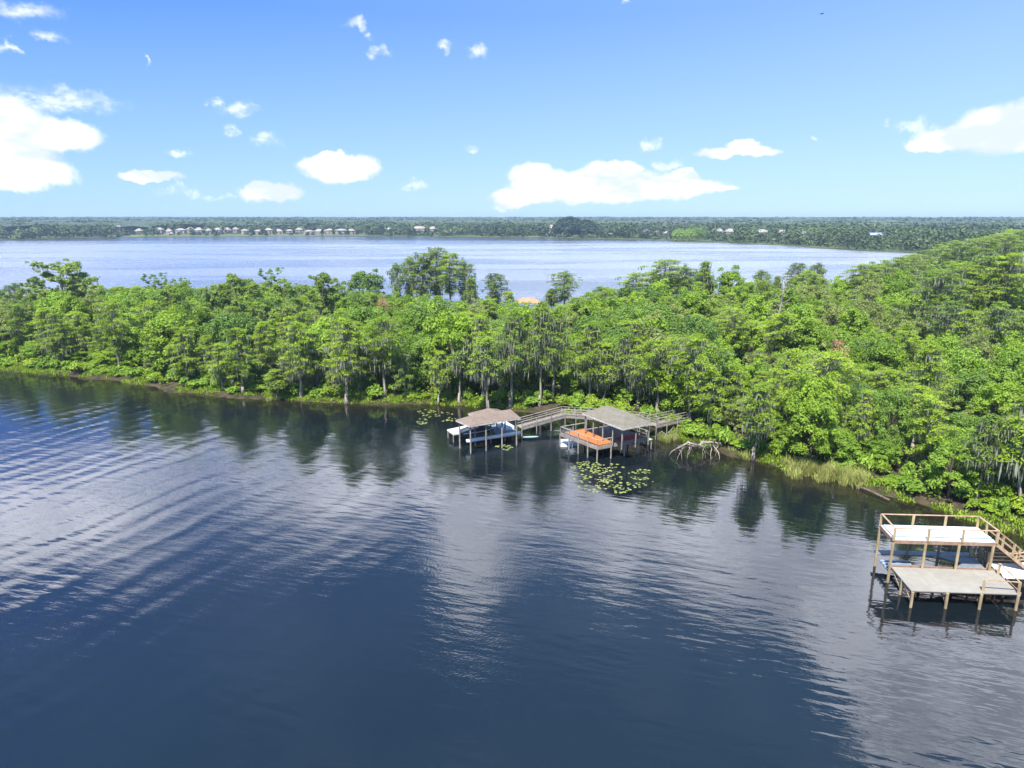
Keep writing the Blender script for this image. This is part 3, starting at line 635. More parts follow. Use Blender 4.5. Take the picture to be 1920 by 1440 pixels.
# ---------------------------------------------------------------- stuff: ground cover, reeds
def blades(cent, n, R, hmin, hmax, wd=0.035, lean=0.35):
    a = RNG.random((len(cent), n))*2*np.pi; r = R*np.sqrt(RNG.random((len(cent), n)))
    x = cent[:, None, 0]+r*np.cos(a); y = cent[:, None, 1]+r*np.sin(a); x = x.ravel(); y = y.ravel()
    z = np.maximum(ground_z(x, y), -0.05); hh = hmin+(hmax-hmin)*RNG.random(len(x)); th = RNG.random(len(x))*2*np.pi
    b = np.stack([x, y, z], 1); l = np.stack([np.cos(th), np.sin(th), th*0], 1)*lean*hh[:, None]*RNG.random((len(x), 1)); u = np.stack([th*0, th*0, hh], 1)
    s = np.stack([np.sin(th), -np.cos(th), th*0], 1)*wd
    return np.stack([b, b+u*.55+l*.3+s, b+u+l, b+u*.55+l*.3-s], 1)
pts = []
for a, b in seg:
    L = np.linalg.norm(b-a); n = int(L*9)
    t_ = RNG.random(n)[:, None]; nr = np.array([-(b-a)[1], (b-a)[0]])/L
    pts.append(a+(b-a)*t_+nr*(0.2+3.6*RNG.random(n)[:, None]))
pts = np.concatenate(pts); sel = vnoise(pts[:, 0], pts[:, 1], 5, 4) > 0.30
g = tag(link('ground_cover', quads('ground_cover', blades(pts[sel], 34, .6, .12, .5, .07, .9), M['fern'])), 'low yellow-green plants growing along the waterline bank', 'ground cover', kind='stuff')
pts = np.stack([RNG.uniform(-110, 190, 16000), RNG.uniform(55, 215, 16000)], 1); pts = pts[sdist(pts[:, 0], pts[:, 1], POLY) > 3.5]
C = np.column_stack([pts, ground_z(pts[:, 0], pts[:, 1])+RNG.random(len(pts))*1.6])
C = np.repeat(C, 11, 0)+RNG.normal(size=(len(C)*11, 3))*np.array([.9, .9, .5]); C[:, 2] = np.maximum(C[:, 2], .5)
Nn = unit(np.array([0, 0, 1.])+RNG.normal(size=C.shape)*.5); s_ = .17+.15*RNG.random(len(C))
tag(link('undergrowth', quads('undergrowth', leafquads(C, Nn, s_, s_*.55), M['oak'])), 'dense leafy undergrowth covering the floor of the wood', 'undergrowth', kind='stuff')
rp = []
for i in range(520):
    f = RNG.random(); p = P(1478+f*150, 893+f*26+RNG.normal()*3.0-9*RNG.random()); rp.append((p.x, p.y+RNG.random()*1.6))
rp = np.array(rp); rp = rp[vnoise(rp[:, 0], rp[:, 1], .9, 12) > .38]; rq = np.concatenate([blades(rp[::2], 22, .4, .3, .95, .028, .9), blades(rp[1::3], 20, .3, .7, 1.7, .028, .8)])
tag(link('reed_bed', quads('reed_bed', rq, M['reed'])), 'pale straw-green reed bed at the water edge right of the fallen tree', 'reeds', kind='stuff')
RC = [quads('reed_blades', blades(np.zeros((1, 2))+np.array([-200, 200.]), 90, .5, .5, 1.2, .03, .6)-np.array([-200, 200., float(ground_z(-200, 200))]), M['reed'])]
for i, (x, y) in enumerate([(505,752),(520,750),(600,752),(615,750),(685,752),(700,750),(735,752),(765,749),(775,752),(868,760),(935,762),(1345,842),(1400,862),(1052,762),(880,756),(1370,850),(1240,826),(1250,830),(1262,826)]):
    p = P(x, y); o = link('reed_clump', RC[0]); o.location = (p.x, p.y, -0.05); o.rotation_euler = (0, 0, i*1.3); o.scale = (1.1, 1.1, random.uniform(.8, 1.3))
    tag(o, 'tuft of pale reeds standing in the shallows '+('left of the boathouse' if x < 850 else 'by the boathouse and boardwalk' if x < 1100 else 'beside the fallen tree'), 'reeds', 'reed tufts '+('left of the boathouse' if x < 850 else 'by the boathouse' if x < 1100 else 'by the fallen tree'))

# lily pads
def padmesh(k):
    v = [(0, 0, 0.012)]; n = 11
    for i in range(n):
        a = 0.25+(2*math.pi-0.5)*i/(n-1); r = 1+0.06*math.sin(a*3+k); v.append((r*math.cos(a), r*math.sin(a), 0.02+0.05*abs(math.sin(a*2+k))))
    me = bpy.data.meshes.new('lily_pad'); me.from_pydata(v, [], [(0, i, i+1) for i in range(1, n)]); me.materials.append(M['pad'])
    a_ = me.attributes.new('tint', 'FLOAT', 'FACE'); a_.data.foreach_set('value', [0.5+0.1*k]*len(me.polygons)); return me
PD = [padmesh(k) for k in range(3)]
def pads(n, area, label, group, r=(.10, .24)):
    placed = []; tries = 0
    while len(placed) < n and tries < n*60:
        tries += 1; cx, cy, wx, wy = random.choice(area); a = random.random()*6.28; q = math.sqrt(random.random())
        p = P(cx+wx*q*math.cos(a), cy+wy*q*math.sin(a)); rad = random.uniform(*r)
        if vnoise(p.x, p.y, 0.9, 6) < 0.42: continue
        if any((p.x-u)**2+(p.y-v)**2 < (rad+s)**2*.8 for u, v, s in placed): continue
        placed.append((p.x, p.y, rad)); o = link('lily_pad', random.choice(PD)); o.location = (p.x, p.y, .004); o.rotation_euler = (random.uniform(-.05, .05), random.uniform(-.05, .05), random.random()*6.28); o.scale = (rad, rad, rad)
        tag(o, label, 'lily pad', group)
pads(190, [(1125,880,50,16),(1150,888,65,18),(1105,900,38,20),(1180,905,50,13),(1140,915,45,12),(1205,890,28,10),(1100,872,25,8)], 'yellow-green lily pad in the wide drifting patch in front of the gazebo', 'lily pads in the patch in front of the gazebo')
pads(62, [(820,778,35,7),(840,788,22,6),(790,790,14,6),(805,772,25,4)], 'lily pad in the small patch between the bank and the boathouse', 'lily pads left of the boathouse')
pads(11, [(946,838,14,6)], 'lily pad in the little cluster under the front of the boathouse', 'lily pads under the boathouse', (.2, .36))

# ---------------------------------------------------------------- dock materials
WG = ((0.165, 0.145, 0.125), (0.33, 0.30, 0.265))
M['wood'] = surf('weathered_wood', *WG, 4, 0.85, (1, 1, .3), .01)
M['woodl'] = surf('light_weathered_wood', (.36, .33, .29), (.55, .51, .46), 4, .85, (1, 1, .3), .01)
M['plank'] = surf('weathered_planks', (.19, .16, .135), (.31, .27, .235), 3, .85, (1, 1, 1), .01, wave=((.88, .47, 0), .14), coord='Position')
M['dplank'] = surf('brown_deck_planks', (.20, .135, .11), (.33, .235, .20), 3, .85, (1, 1, 1), .01, wave=((.57, -.82, 0), .14), coord='Position')
M['new'] = surf('new_treated_timber', (.30, .195, .12), (.45, .32, .205), 3, .8, (1, 1, .3), .01)
M['newp'] = surf('treated_post', (.25, .185, .10), (.40, .315, .19), 3, .8, (1, 1, .3), .01)
M['fascia'] = surf('brown_fascia', (.24, .15, .10), (.36, .24, .17), 4, .8, (1, 1, .3), .01)
M['tan'] = surf('composite_tan_deck', (.285, .26, .22), (.335, .31, .265), 1.5, .75, (1, 1, 1), .004, wave=((1, -.02, 0), .14), coord='Position')
M['white'] = surf('white_deck', (.72, .71, .72), (.84, .83, .84), 1.2, .6, (1, 1, 1), .004, wave=((0, 1, 0), .14), coord='Position')
M['slate'] = surf('slate_deck', (.14, .165, .19), (.22, .25, .28), 2, .7, (1, 1, 1), .004, wave=((1, 0, 0), .14), coord='Position')
M['lightdeck'] = surf('pale_grey_deck', (.50, .50, .49), (.62, .62, .60), 2, .8, (1, 1, 1), .004, wave=((.5, -.86, 0), .14), coord='Position')
M['roofA'] = surf('tan_shingles', (.165, .124, .098), (.240, .186, .148), 7, .9, (1, 1, 1), .02, wave=((0, 0, 1), .12), coord='Position')
M['roofB'] = surf('grey_shingles', (.150, .134, .104), (.215, .195, .155), 7, .9, (1, 1, 1), .02, wave=((0, 0, 1), .1), coord='Position')
M['orange'] = surf('orange_mat', (.42, .125, .032), (.52, .175, .045), 1.5, .8, (1, 1, 1), .003)
M['red'] = surf('red_mat', (.30, .018, .030), (.42, .03, .045), 2, .8, (1, 1, 1), .003)
M['whitep'] = surf('white_plastic', (.66, .67, .70), (.80, .80, .82), 1.5, .4, (1, 1, 1), .003, spec=.5)
M['dark'] = surf('dark_vinyl', (.015, .020, .028), (.05, .06, .075), 3, .5, (1, 1, 1), .01, spec=.5)
M['alu'] = surf('aluminium', (.42, .46, .50), (.60, .64, .68), 3, .35, (1, 1, 1), .003, spec=.5, metal=.6)
M['blue'] = surf('blue_grey_beam', (.20, .26, .33), (.32, .39, .46), 3, .5, (1, 1, 1), .003)
M['teal'] = surf('faded_teal_plastic', (.20, .30, .28), (.34, .44, .40), 3, .5, (1, 1, 1), .003)

class Fr:                                               # dock frame: origin corner and two edge vectors; pt(u, v, z) in metres
    def __init__(s, o, a, b):                           # o corner, a end of edge u, b end of edge v
        s.o = Vector((o[0], o[1], 0)); A = Vector((a[0], a[1], 0))-s.o; B = Vector((b[0], b[1], 0))-s.o
        s.U = A.length; s.V = B.length; s.u = A/s.U; s.v = B/s.V
    def pt(s, u, v, z): p = s.o+s.u*u+s.v*v; return Vector((p.x, p.y, z))
    def rect(s, u0, v0, u1, v1):
        pts = [s.pt(u0, v0, 0), s.pt(u1, v0, 0), s.pt(u1, v1, 0), s.pt(u0, v1, 0)]
        cr = (pts[1]-pts[0]).cross(pts[2]-pts[1]).z
        return pts if cr > 0 else pts[::-1]
def root(name, p, label, cat): return empty(name, (p.x, p.y, 0), label, cat)
def loc(mb, r):                                         # world coordinates into the thing's own
    mb.v = [(v[0]-r.location.x, v[1]-r.location.y, v[2]-r.location.z) for v in mb.v]; return mb
def part(r, name, mat, fn, parent=None, smooth=False):
    mb = MB(); fn(mb); loc(mb, r); return mb.obj(name, mat, parent or r, smooth)
def slabp(r, name, mat, pts, z0, z1, parent=None): return part(r, name, mat, lambda m: m.slab(pts, z0, z1), parent)
def barp(r, name, mat, a, b, wd, ht=None, parent=None): return part(r, name, mat, lambda m: m.bar(a, b, wd, ht), parent)
def post(r, p, z0, z1, rad=.11, mat=None, name='post'):
    j = random.uniform(-.012, .012); return part(r, name, mat or M['wood'], lambda m: m.tube([(p.x+j, p.y, z0), (p.x, p.y+j, (z0+z1)/2), (p.x, p.y, z1)], rad, 9), smooth=False)
def rail(r, pts, z, hgt, mat, posts=True, mids=(0.5,), every=1.8, wd=.10, pm=None, bottom=None):
    for i in range(len(pts)-1):
        a, b = Vector(pts[i]), Vector(pts[i+1]); L = (b-a).length; za, zb = (z, z) if not hasattr(z, '__len__') else (z[i], z[i+1])
        A = Vector((a.x, a.y, za+hgt)); B = Vector((b.x, b.y, zb+hgt))
        def f(m, A=A, B=B, za=za, zb=zb):
            m.bar(A, B, wd*1.5, .045)
            for q in mids: m.bar(A-Vector((0, 0, hgt*(1-q))), B-Vector((0, 0, hgt*(1-q))), .04, wd)
        part(r, 'railing', mat, f)
        if posts:
            n = max(1, round(L/every))
            for k in range(n+(1 if i == len(pts)-2 else 0)):
                q = a.lerp(b, k/n); zz = za+(zb-za)*k/n
                part(r, 'railing_post', pm or mat, lambda m, q=q, zz=zz: m.bar((q.x, q.y, zz-.1 if bottom is None else bottom), (q.x, q.y, zz+hgt-.02), .19 if pm is not None else .10))
def hip(m, e, ridge, ze, zr, th=.12):                   # e: 4 eave corners in order, ridge (a, b): a between corners 0,1; b between 2,3
    E_ = [(p.x, p.y, ze) for p in e]; Bm = [(p.x, p.y, ze-th) for p in e]; n = len(m.v)
    m.v += E_+Bm+[(ridge[0].x, ridge[0].y, zr), (ridge[1].x, ridge[1].y, zr)]; R0, R1 = n+8, n+9
    m.f += [(n, n+1, R0), (n+1, n+2, R1, R0), (n+2, n+3, R1), (n+3, n, R0, R1), (n+7, n+6, n+5, n+4)]
    for i in range(4): m.f.append((n+4+i, n+4+(i+1) % 4, n+(i+1) % 4, n+i))

# ---------------------------------------------------------------- boathouse (left)
ZA, ZAR = 1.05, 3.95
A = Fr(P(880,798,ZAR), P(976,783,ZAR), P(854.4,787,ZAR))       # u along the front eave, v towards the bank
rA = root('boathouse', A.pt(0, 0, 0), 'weathered boathouse on posts with low tan shingled roof and a covered boat inside', 'boathouse')
ext_u0 = A.U*0.40; backv = A.V+2.6
pA = P(930,763,ZAR); pB = P(888.5,769,ZAR); rel = pA-A.o; 
backv = max(A.V+2.0, rel.dot(A.v)); 
def roofA(m):
    e = [A.pt(0, 0, 0), A.pt(A.U, 0, 0), A.pt(A.U, A.V, 0), A.pt(0, A.V, 0)]
    hip(m, [e[3], e[0], e[1], e[2]], (A.pt(A.V*.55, A.V/2, 0), A.pt(A.U-.4, A.V/2, 0)), ZAR, ZAR+.85)
part(rA, 'roof', M['roofA'], roofA)
def roofA2(m):
    u0, u1, v0, v1 = ext_u0, A.U-.01, A.V*.55, backv
    hip(m, [A.pt(u0, v0, 0), A.pt(u1, v0, 0), A.pt(u1, v1, 0), A.pt(u0, v1, 0)], (A.pt((u0+u1)/2, v0+.1, 0), A.pt((u0+u1)/2, v1-1.4, 0)), ZAR+.01, ZAR+.75)
part(rA, 'roof', M['roofA'], roofA2)
def fascA(m):
    for a, b in (((0, 0), (A.U, 0)), ((0, 0), (0, A.V)), ((A.U, 0), (A.U, backv)), ((0, A.V), (ext_u0, A.V)), ((ext_u0, A.V), (ext_u0, backv)), ((ext_u0, backv), (A.U, backv))):
        m.bar(A.pt(a[0], a[1], ZAR-.14), A.pt(b[0], b[1], ZAR-.14), .05, .20)
part(rA, 'fascia', M['woodl'], fascA)
for u in (.35, A.U*.345, A.U*.66, A.U-.35):
    post(rA, A.pt(u, .35, 0), -.8, ZAR-.1, .10)
for u, v in ((.35, A.V-.3), (A.U*.345, A.V-.3), (A.U*.66, A.V-.3), (A.U-.35, A.V-.3), (A.U-.35, backv-.3), (ext_u0+.3, backv-.3)):
    post(rA, A.pt(u, v, 0), -.8, ZAR-.1, .10)
D1 = Fr(P(876.5,827,ZA), P(973.7,812,ZA), P(845,803,ZA))
part(rA, 'front_beam', M['whitep'], lambda m: m.tube([D1.pt(-.15, 0, ZA), D1.pt(D1.U*.5, 0, ZA+.02), D1.pt(D1.U+.15, 0, ZA)], .25, 10), smooth=True)
slabp(rA, 'deck', M['slate'], D1.rect(D1.U*.62, .35, D1.U+.2, 5.2), ZA-.15, ZA)
slabp(rA, 'deck', M['lightdeck'], [P(838,805.5,ZA), P(850,814,ZA), P(876,811,ZA), P(876,797,ZA)], ZA-.18, ZA+.01)
slabp(rA, 'walkway', M['slate'], D1.rect(-.1, 4.3, D1.U*.615, 5.3), ZA-.15, ZA-.01)
for q in ((840,808), (850,815.5), (862, 812)): p = P(*q, ZA); post(rA, p, -.8, ZA-.1, .08)
def bench(m):
    b = D1.rect(D1.U*.80, 1.9, D1.U*1.02, 4.6); m.slab(b, ZA+.003, ZA+.45)
part(rA, 'bench', M['whitep'], bench)
for v in (1.1, 3.5):
    barp(rA, 'lift_beam', M['alu'], D1.pt(.5, v, ZA-.3), D1.pt(D1.U*.6, v, ZA-.3), .16, .2)
# covered boat on the lift
cb = D1.pt(D1.U*.30, 2.3, 0)
rb = empty('boat', (cb.x, cb.y, ZA-.2), 'dark covered boat with pale rub rail on the lift inside the boathouse', 'boat', rz=math.atan2(D1.u.y, D1.u.x))
mb = MB(); prof = [(-2.3, .85, .05), (-1.2, .95, 0), (0, .95, 0), (1.2, .8, .05), (2.1, .4, .2), (2.5, .08, .35)]
sect = []
for x, wy, kz in prof:
    sect.append([(x, -wy, .75), (x, -wy*.85, .3), (x, 0, kz), (x, wy*.85, .3), (x, wy, .75)])
def loft(mb, sec, close=True):
    n = len(mb.v); k = len(sec[0])
    for s_ in sec: mb.v += s_
    for i in range(len(sec)-1):
        for j in range(k-1): mb.f.append((n+i*k+j, n+(i+1)*k+j, n+(i+1)*k+j+1, n+i*k+j+1))
    mb.f.append(tuple(n+j for j in range(k))); mb.f.append(tuple(n+(len(sec)-1)*k+j for j in reversed(range(k))))
loft(mb, sect); mb.obj('hull', M['dark'], rb, True)
mb = MB()
for sgn in (-1, 1): mb.tube([(x, sgn*wy*1.02, .76) for x, wy, kz in prof], .05, 6)
mb.obj('rub_rail', M['whitep'], rb, True)
mb = MB(); loft(mb, [[(x, -wy*.97, .77), (x, -wy*.4, .77+hh), (x, wy*.4, .77+hh), (x, wy*.97, .77)] for (x, wy, kz), hh in zip(prof, (.3, .55, .8, .5, .2, .05))]); mb.obj('cover', M['dark'], rb, True)
mb = MB(); mb.tube([(-2.45, 0, .1), (-2.45, 0, .9)], [.12, .16], 8); mb.obj('outboard_motor', M['dark'], rb, True)
# kayak-like white float afloat behind, right of the boathouse
pf = P(995,822,0.05)
def hullmesh(L, W, Ht):
    mb = MB(); sec = []
    for i in range(9):
        f = i/8; x = (f-.5)*L; wy = W/2*math.sin(math.pi*min(max(f, .03), .97))**.6
        sec.append([(x, -wy, Ht), (x, -wy*.6, 0), (x, wy*.6, 0), (x, wy, Ht), (x, wy*.4, Ht*1.15), (x, -wy*.4, Ht*1.15), (x, -wy, Ht)])
    loft(mb, sec); return mb
k_ = hullmesh(2.2, .7, .25).obj('kayak', M['teal'], None, True); k_.location = pf; k_.rotation_euler = (0, 0, .12); tag(k_, 'small pale green kayak floating under the boardwalk', 'kayak')
def orb(name, p, M_):
    return None

# ---------------------------------------------------------------- gazebo dock
ZB, ZBR, ZBT = 1.85, 4.75, 6.0
B = Fr(P(1120,839,ZB), P(1216,821,ZB), P(1049.7,812.8,ZB))     # u front edge to the right, v left edge back towards the bank
rB = root('gazebo_dock', B.pt(0, 0, 0), 'raised gazebo dock with grey hip roof, railings and orange mat on its open deck', 'gazebo dock')
slabp(rB, 'deck', M['dplank'], B.rect(0, 0, B.U, B.V), ZB-.06, ZB)
def fB(m):
    for a, b in (((0, 0), (B.U, 0)), ((0, 0), (0, B.V)), ((B.U, 0), (B.U, B.V)), ((0, B.V), (B.U, B.V))):
        m.bar(B.pt(a[0], a[1], ZB-.2), B.pt(b[0], b[1], ZB-.2), .06, .27)
    for k in range(1, 6): m.bar(B.pt(.1, B.V*k/6, ZB-.2), B.pt(B.U-.1, B.V*k/6, ZB-.2), .05, .24)
part(rB, 'fascia', M['wood'], fB)
for u, v in [(0, 0), (B.U*.27, 0), (B.U*.53, 0), (B.U*.78, 0), (B.U, 0), (0, B.V*.25), (0, B.V*.5), (0, B.V*.75), (0, B.V), (B.U*.5, B.V*.5), (B.U, B.V*.5), (B.U, B.V), (B.U*.5, B.V), (B.U*.27, B.V*.5)]:
    post(rB, B.pt(u if u else .06, v if v else .06, 0), -.8, ZB-.08, .10)
R_ = Fr(P(1167.7,804,ZBR), P(1224.7,793,ZBR), P(1091.9,774.5,ZBR))
def rfB(m):
    e = [R_.pt(0, 0, 0), R_.pt(R_.U, 0, 0), R_.pt(R_.U, R_.V, 0), R_.pt(0, R_.V, 0)]
    hip(m, e, (R_.pt(R_.U/2, R_.U*.42, 0), R_.pt(R_.U/2, R_.V-R_.U*.42, 0)), ZBR, ZBT)
part(rB, 'roof', M['roofB'], rfB)
def fasB(m):
    for a, b in (((0, 0), (R_.U, 0)), ((0, 0), (0, R_.V)), ((R_.U, 0), (R_.U, R_.V)), ((0, R_.V), (R_.U, R_.V))):
        m.bar(R_.pt(a[0], a[1], ZBR-.12), R_.pt(b[0], b[1], ZBR-.12), .06, .2)
part(rB, 'roof_fascia', M['woodl'], fasB)
for i, f in enumerate((.04, .28, .52, .76, .97)): post(rB, R_.pt(.35, R_.V*f+(.15 if i == 0 else 0), 0), ZB, ZBR-.1, .085)
for u, v in ((R_.U*.5, .35), (R_.U-.35, .35), (R_.U-.35, R_.V*.5), (R_.U-.35, R_.V-.35), (R_.U*.5, R_.V-.35)): post(rB, R_.pt(u, v, 0), ZB, ZBR-.1, .085)
rail(rB, [B.pt(B.U-.06, .06, 0), B.pt(.06, .06, 0), B.pt(.06, B.V-.06, 0), B.pt(B.U*.5, B.V-.06, 0)], ZB, .95, M['wood'], mids=(.06,), every=1.9, wd=.14)
rail(rB, [B.pt(B.U-.06, .06, 0), B.pt(B.U-.06, B.V*.8, 0)], ZB, .95, M['wood'], mids=(.5,), every=2.2)
# mats lying on the deck
om = [P(x_, y_, ZB) for x_, y_ in ((1073,807.5), (1093,803), (1158,831), (1124,836.5))]
def mat_on(name, pts, z, mat, label):
    c = sum(pts, Vector((0, 0, 0)))/4; r = empty(name, (c.x, c.y, z), label, 'mat'); r2 = MB(); r2.slab([(p.x-c.x, p.y-c.y) for p in pts], .004, .05); COL.objects.unlink(r); bpy.data.objects.remove(r)
    o = r2.obj(name, mat); o.location = (c.x, c.y, z); return tag(o, label, 'mat')
mat_on('floor_mat', [P(1122,837.3,ZB), P(1160,831,ZB), P(1092,803.5,ZB), P(1065,810,ZB)], ZB, M['orange'], 'large bright orange mat on the open left side of the gazebo deck')
mat_on('floor_mat', [B.pt(B.U*.53, .25, 0), B.pt(B.U*.73, .25, 0), B.pt(B.U*.73, 2.0, 0), B.pt(B.U*.53, 2.0, 0)], ZB, M['red'], 'left one of two dark red mats at the front right of the gazebo deck')
mat_on('floor_mat', [B.pt(B.U*.76, .25, 0), B.pt(B.U*.95, .25, 0), B.pt(B.U*.95, 2.2, 0), B.pt(B.U*.76, 2.2, 0)], ZB, M['red'], 'right one of two dark red mats at the front right of the gazebo deck')
# white floating platforms half under the deck
for i, (x0, x1, y0, y1) in enumerate(((1051,1072,827,838), (1074,1087,828,836))):
    a, b, c, d = P(x0, y1), P(x1, y1), P(x1, y0), P(x0, y0); ce = (a+b+c+d)/4; m = MB(); pts = [(p.x-ce.x, p.y-ce.y) for p in (a, b, c, d)]
    m.slab(pts, -.1, .28); m.slab([(x*.88, y*.88) for x, y in pts], .283, .34); o = m.obj('floating_platform', M['whitep']); o.location = (ce.x, ce.y, 0)
    tag(o, ['larger white floating platform at the left corner under the gazebo deck', 'smaller white floating platform tucked deeper under the gazebo deck'][i], 'float')
# ladder / small landing at right of gazebo
lp = B.pt(B.U+.1, .6, 0); rL = root('landing_step', lp, 'small lower wooden landing step fixed at the right front corner of the gazebo dock', 'landing')
LF = Fr(B.pt(B.U+.1, .3, 0), B.pt(B.U+1.0, .3, 0), B.pt(B.U+.1, 2.2, 0)); slabp(rL, 'platform', M['lightdeck'], LF.rect(0, 0, .9, 1.9), ZB-.5, ZB-.42)
for u, v in ((.1, .1), (.8, .1), (.8, 1.8), (.1, 1.8)): post(rL, LF.pt(u, v, 0), -.6, ZB-.5, .06)

# ---------------------------------------------------------------- boardwalk
ZW = 1.85
WP = [P(973,801,1.1), P(1056,777.5,ZW), P(1102,780,ZW), P(1203,789,ZW), P(1226,797,ZW)]
WP = [Vector((p.x, p.y, 0)) for p in WP]; ZS = [1.15, ZW, ZW, ZW, ZW]
rW = root('boardwalk', WP[1], 'long weathered wooden boardwalk with railings bending behind the gazebo to the wooded bank', 'boardwalk')
def walk(r, pts, zs, width, mat, wood, every=2.3, railh=1.0, sides=(1, 1)):
    n = len(pts); off = []
    for i in range(n):
        d = (pts[min(i+1, n-1)]-pts[max(i-1, 0)]).normalized(); off.append(Vector((-d.y, d.x, 0))*width/2)
    for i in range(n-1):
        a, b = pts[i], pts[i+1]; q = [a-off[i], b-off[i+1], b+off[i+1], a+off[i]]; z4 = [zs[i], zs[i+1], zs[i+1], zs[i]]
        part(r, 'deck', mat, lambda m: m.hexa([(p.x, p.y, z-.06) for p, z in zip(q, z4)], [(p.x, p.y, z) for p, z in zip(q, z4)]))
        def st(m):
            m.bar(Vector((q[0].x, q[0].y, z4[0]-.17)), Vector((q[1].x, q[1].y, z4[1]-.17)), .05, .22)
            m.bar(Vector((q[3].x, q[3].y, z4[3]-.17)), Vector((q[2].x, q[2].y, z4[2]-.17)), .05, .22)
        part(r, 'stringer', wood, st)
        L = (b-a).length; k = max(1, round(L/every))
        for j in range(k+(1 if i == n-2 else 0)):
            f = j/k; zz = zs[i]+(zs[i+1]-zs[i])*f
            for sgn in (-1, 1):
                p = a.lerp(b, f)+off[i].lerp(off[i+1], f)*sgn*1.04; post(r, p, -.8, zz+railh-.03 if sides[0 if sgn < 0 else 1] else zz, .075, wood)
    for sgn, on in ((-1, sides[0]), (1, sides[1])):
        if on: rail(r, [p+o*sgn for p, o in zip(pts, off)], zs, railh, wood, posts=False, mids=(.30, .65))
walk(rW, WP, ZS, 1.6, M['plank'], M['wood'])
WP2 = [Vector((p.x, p.y, 0)) for p in (P(1222,797,ZW), P(1262,788,ZW), P(1300,780,ZW))]
rW2 = root('boardwalk', WP2[0], 'short right-hand boardwalk branch with railings running from the gazebo into the trees', 'boardwalk')
walk(rW2, WP2, [ZW+.03]*3, 1.7, M['plank'], M['wood'], railh=1.1)

# fallen bleached tree
fr_ = P(1290, 838, 0); rt = root('fallen_tree', fr_, 'bleached leafless fallen tree with arching branches reaching into the water beside the gazebo', 'fallen tree')
def branch(m, pts, r0, r1): m.tube(pts, [r0+(r1-r0)*i/(len(pts)-1) for i in range(len(pts))], 7)
def W(x, y, z): p = P(x, y, z); return (p.x, p.y, p.z)
def crooked(a, b, n, amp, sag=0.0):
    a = Vector(a); b = Vector(b); o = [tuple(a)]
    for i_ in range(1, n): q = a.lerp(b, i_/n)+Vector([random.gauss(0, amp) for _ in range(3)]); q.z += sag*math.sin(math.pi*i_/n); o.append(tuple(q))
    return o+[tuple(b)]
def trk(m):
    for a, b, c_, r0, r1 in (((1352,834,.4), (1302,834,1.5), .35, .24, .15), ((1302,834,1.5), (1253,856,-.2), .7, .15, .04), ((1345,836,.3), (1330,824,2.4), .1, .13, .04)):
        l = crooked(W(*a), W(*b), 6, .11, c_); branch(m, l, r0, r1)
part(rt, 'trunk', M['dead'], trk, smooth=True)
def brs(m):
    for i_ in range(34):
        x = random.uniform(1262, 1348); h0 = .5+1.3*math.sin(math.pi*min(1, max(0, (x-1253)/105)))*random.uniform(.6, 1); y = 836+random.uniform(-2, 3)+(6 if x < 1275 else 0); dx = random.gauss(0, 11); down = random.random() < .6
        e = (x+dx, y+random.uniform(4, 30), -.15) if down else (x+dx, y-random.uniform(0, 6), h0+random.uniform(.4, 1.3)); k_ = random.uniform(.02, .065)
        branch(m, crooked(W(x, y, h0), W(*e), 4, .13, .15), k_+.015, .012)
part(rt, 'branch', M['dead'], brs, smooth=True)
lg = P(1310, 812, .4); r_ = root('driftwood_pile', lg, 'grey tangle of dead roots and limbs under the end of the boardwalk', 'driftwood')
def tang(m):
    for i in range(34):
        x = random.uniform(1235, 1345); y = random.uniform(808, 824); a = W(x, y, random.uniform(.1, .5)); L = random.uniform(.8, 2.2); t_ = random.uniform(-.6, 3.6)
        m.tube([a, (a[0]+L*.5*math.cos(t_), a[1]+L*.3*math.sin(t_), a[2]+random.uniform(.1, .8)), (a[0]+L*math.cos(t_), a[1]+L*.6*math.sin(t_), a[2]+random.uniform(-.3, .5))], [.06, .045, .02], 5)
part(r_, 'limbs', M['dead'], tang)
for i, (x0, y0, x1, y1, lb) in enumerate(((262,719,280,716,'sun-bleached log lying on the left bank at the waterline'), (1590,906,1668,938,'long brown log half sunk in the shallows right of the reed bed'), (575,748,600,744,'reddish drift log at the foot of the left bank'), (985,768,1015,766,'dark log on the bank behind the boardwalk'))):
    a = P(x0, y0, .12); b = P(x1, y1, .2); r_ = root('log', a, lb, 'log'); m = MB(); m.tube([a, a.lerp(b, .5)+Vector((.05, .1, .1)), b], [.08, .15, .12], 8); loc(m, r_); COL.objects.unlink(r_)
    o = m.obj('log', M['dead'] if i == 0 else M['barkd'], None, True); o.location = r_.location.copy(); tag(o, lb, 'log'); bpy.data.objects.remove(r_)
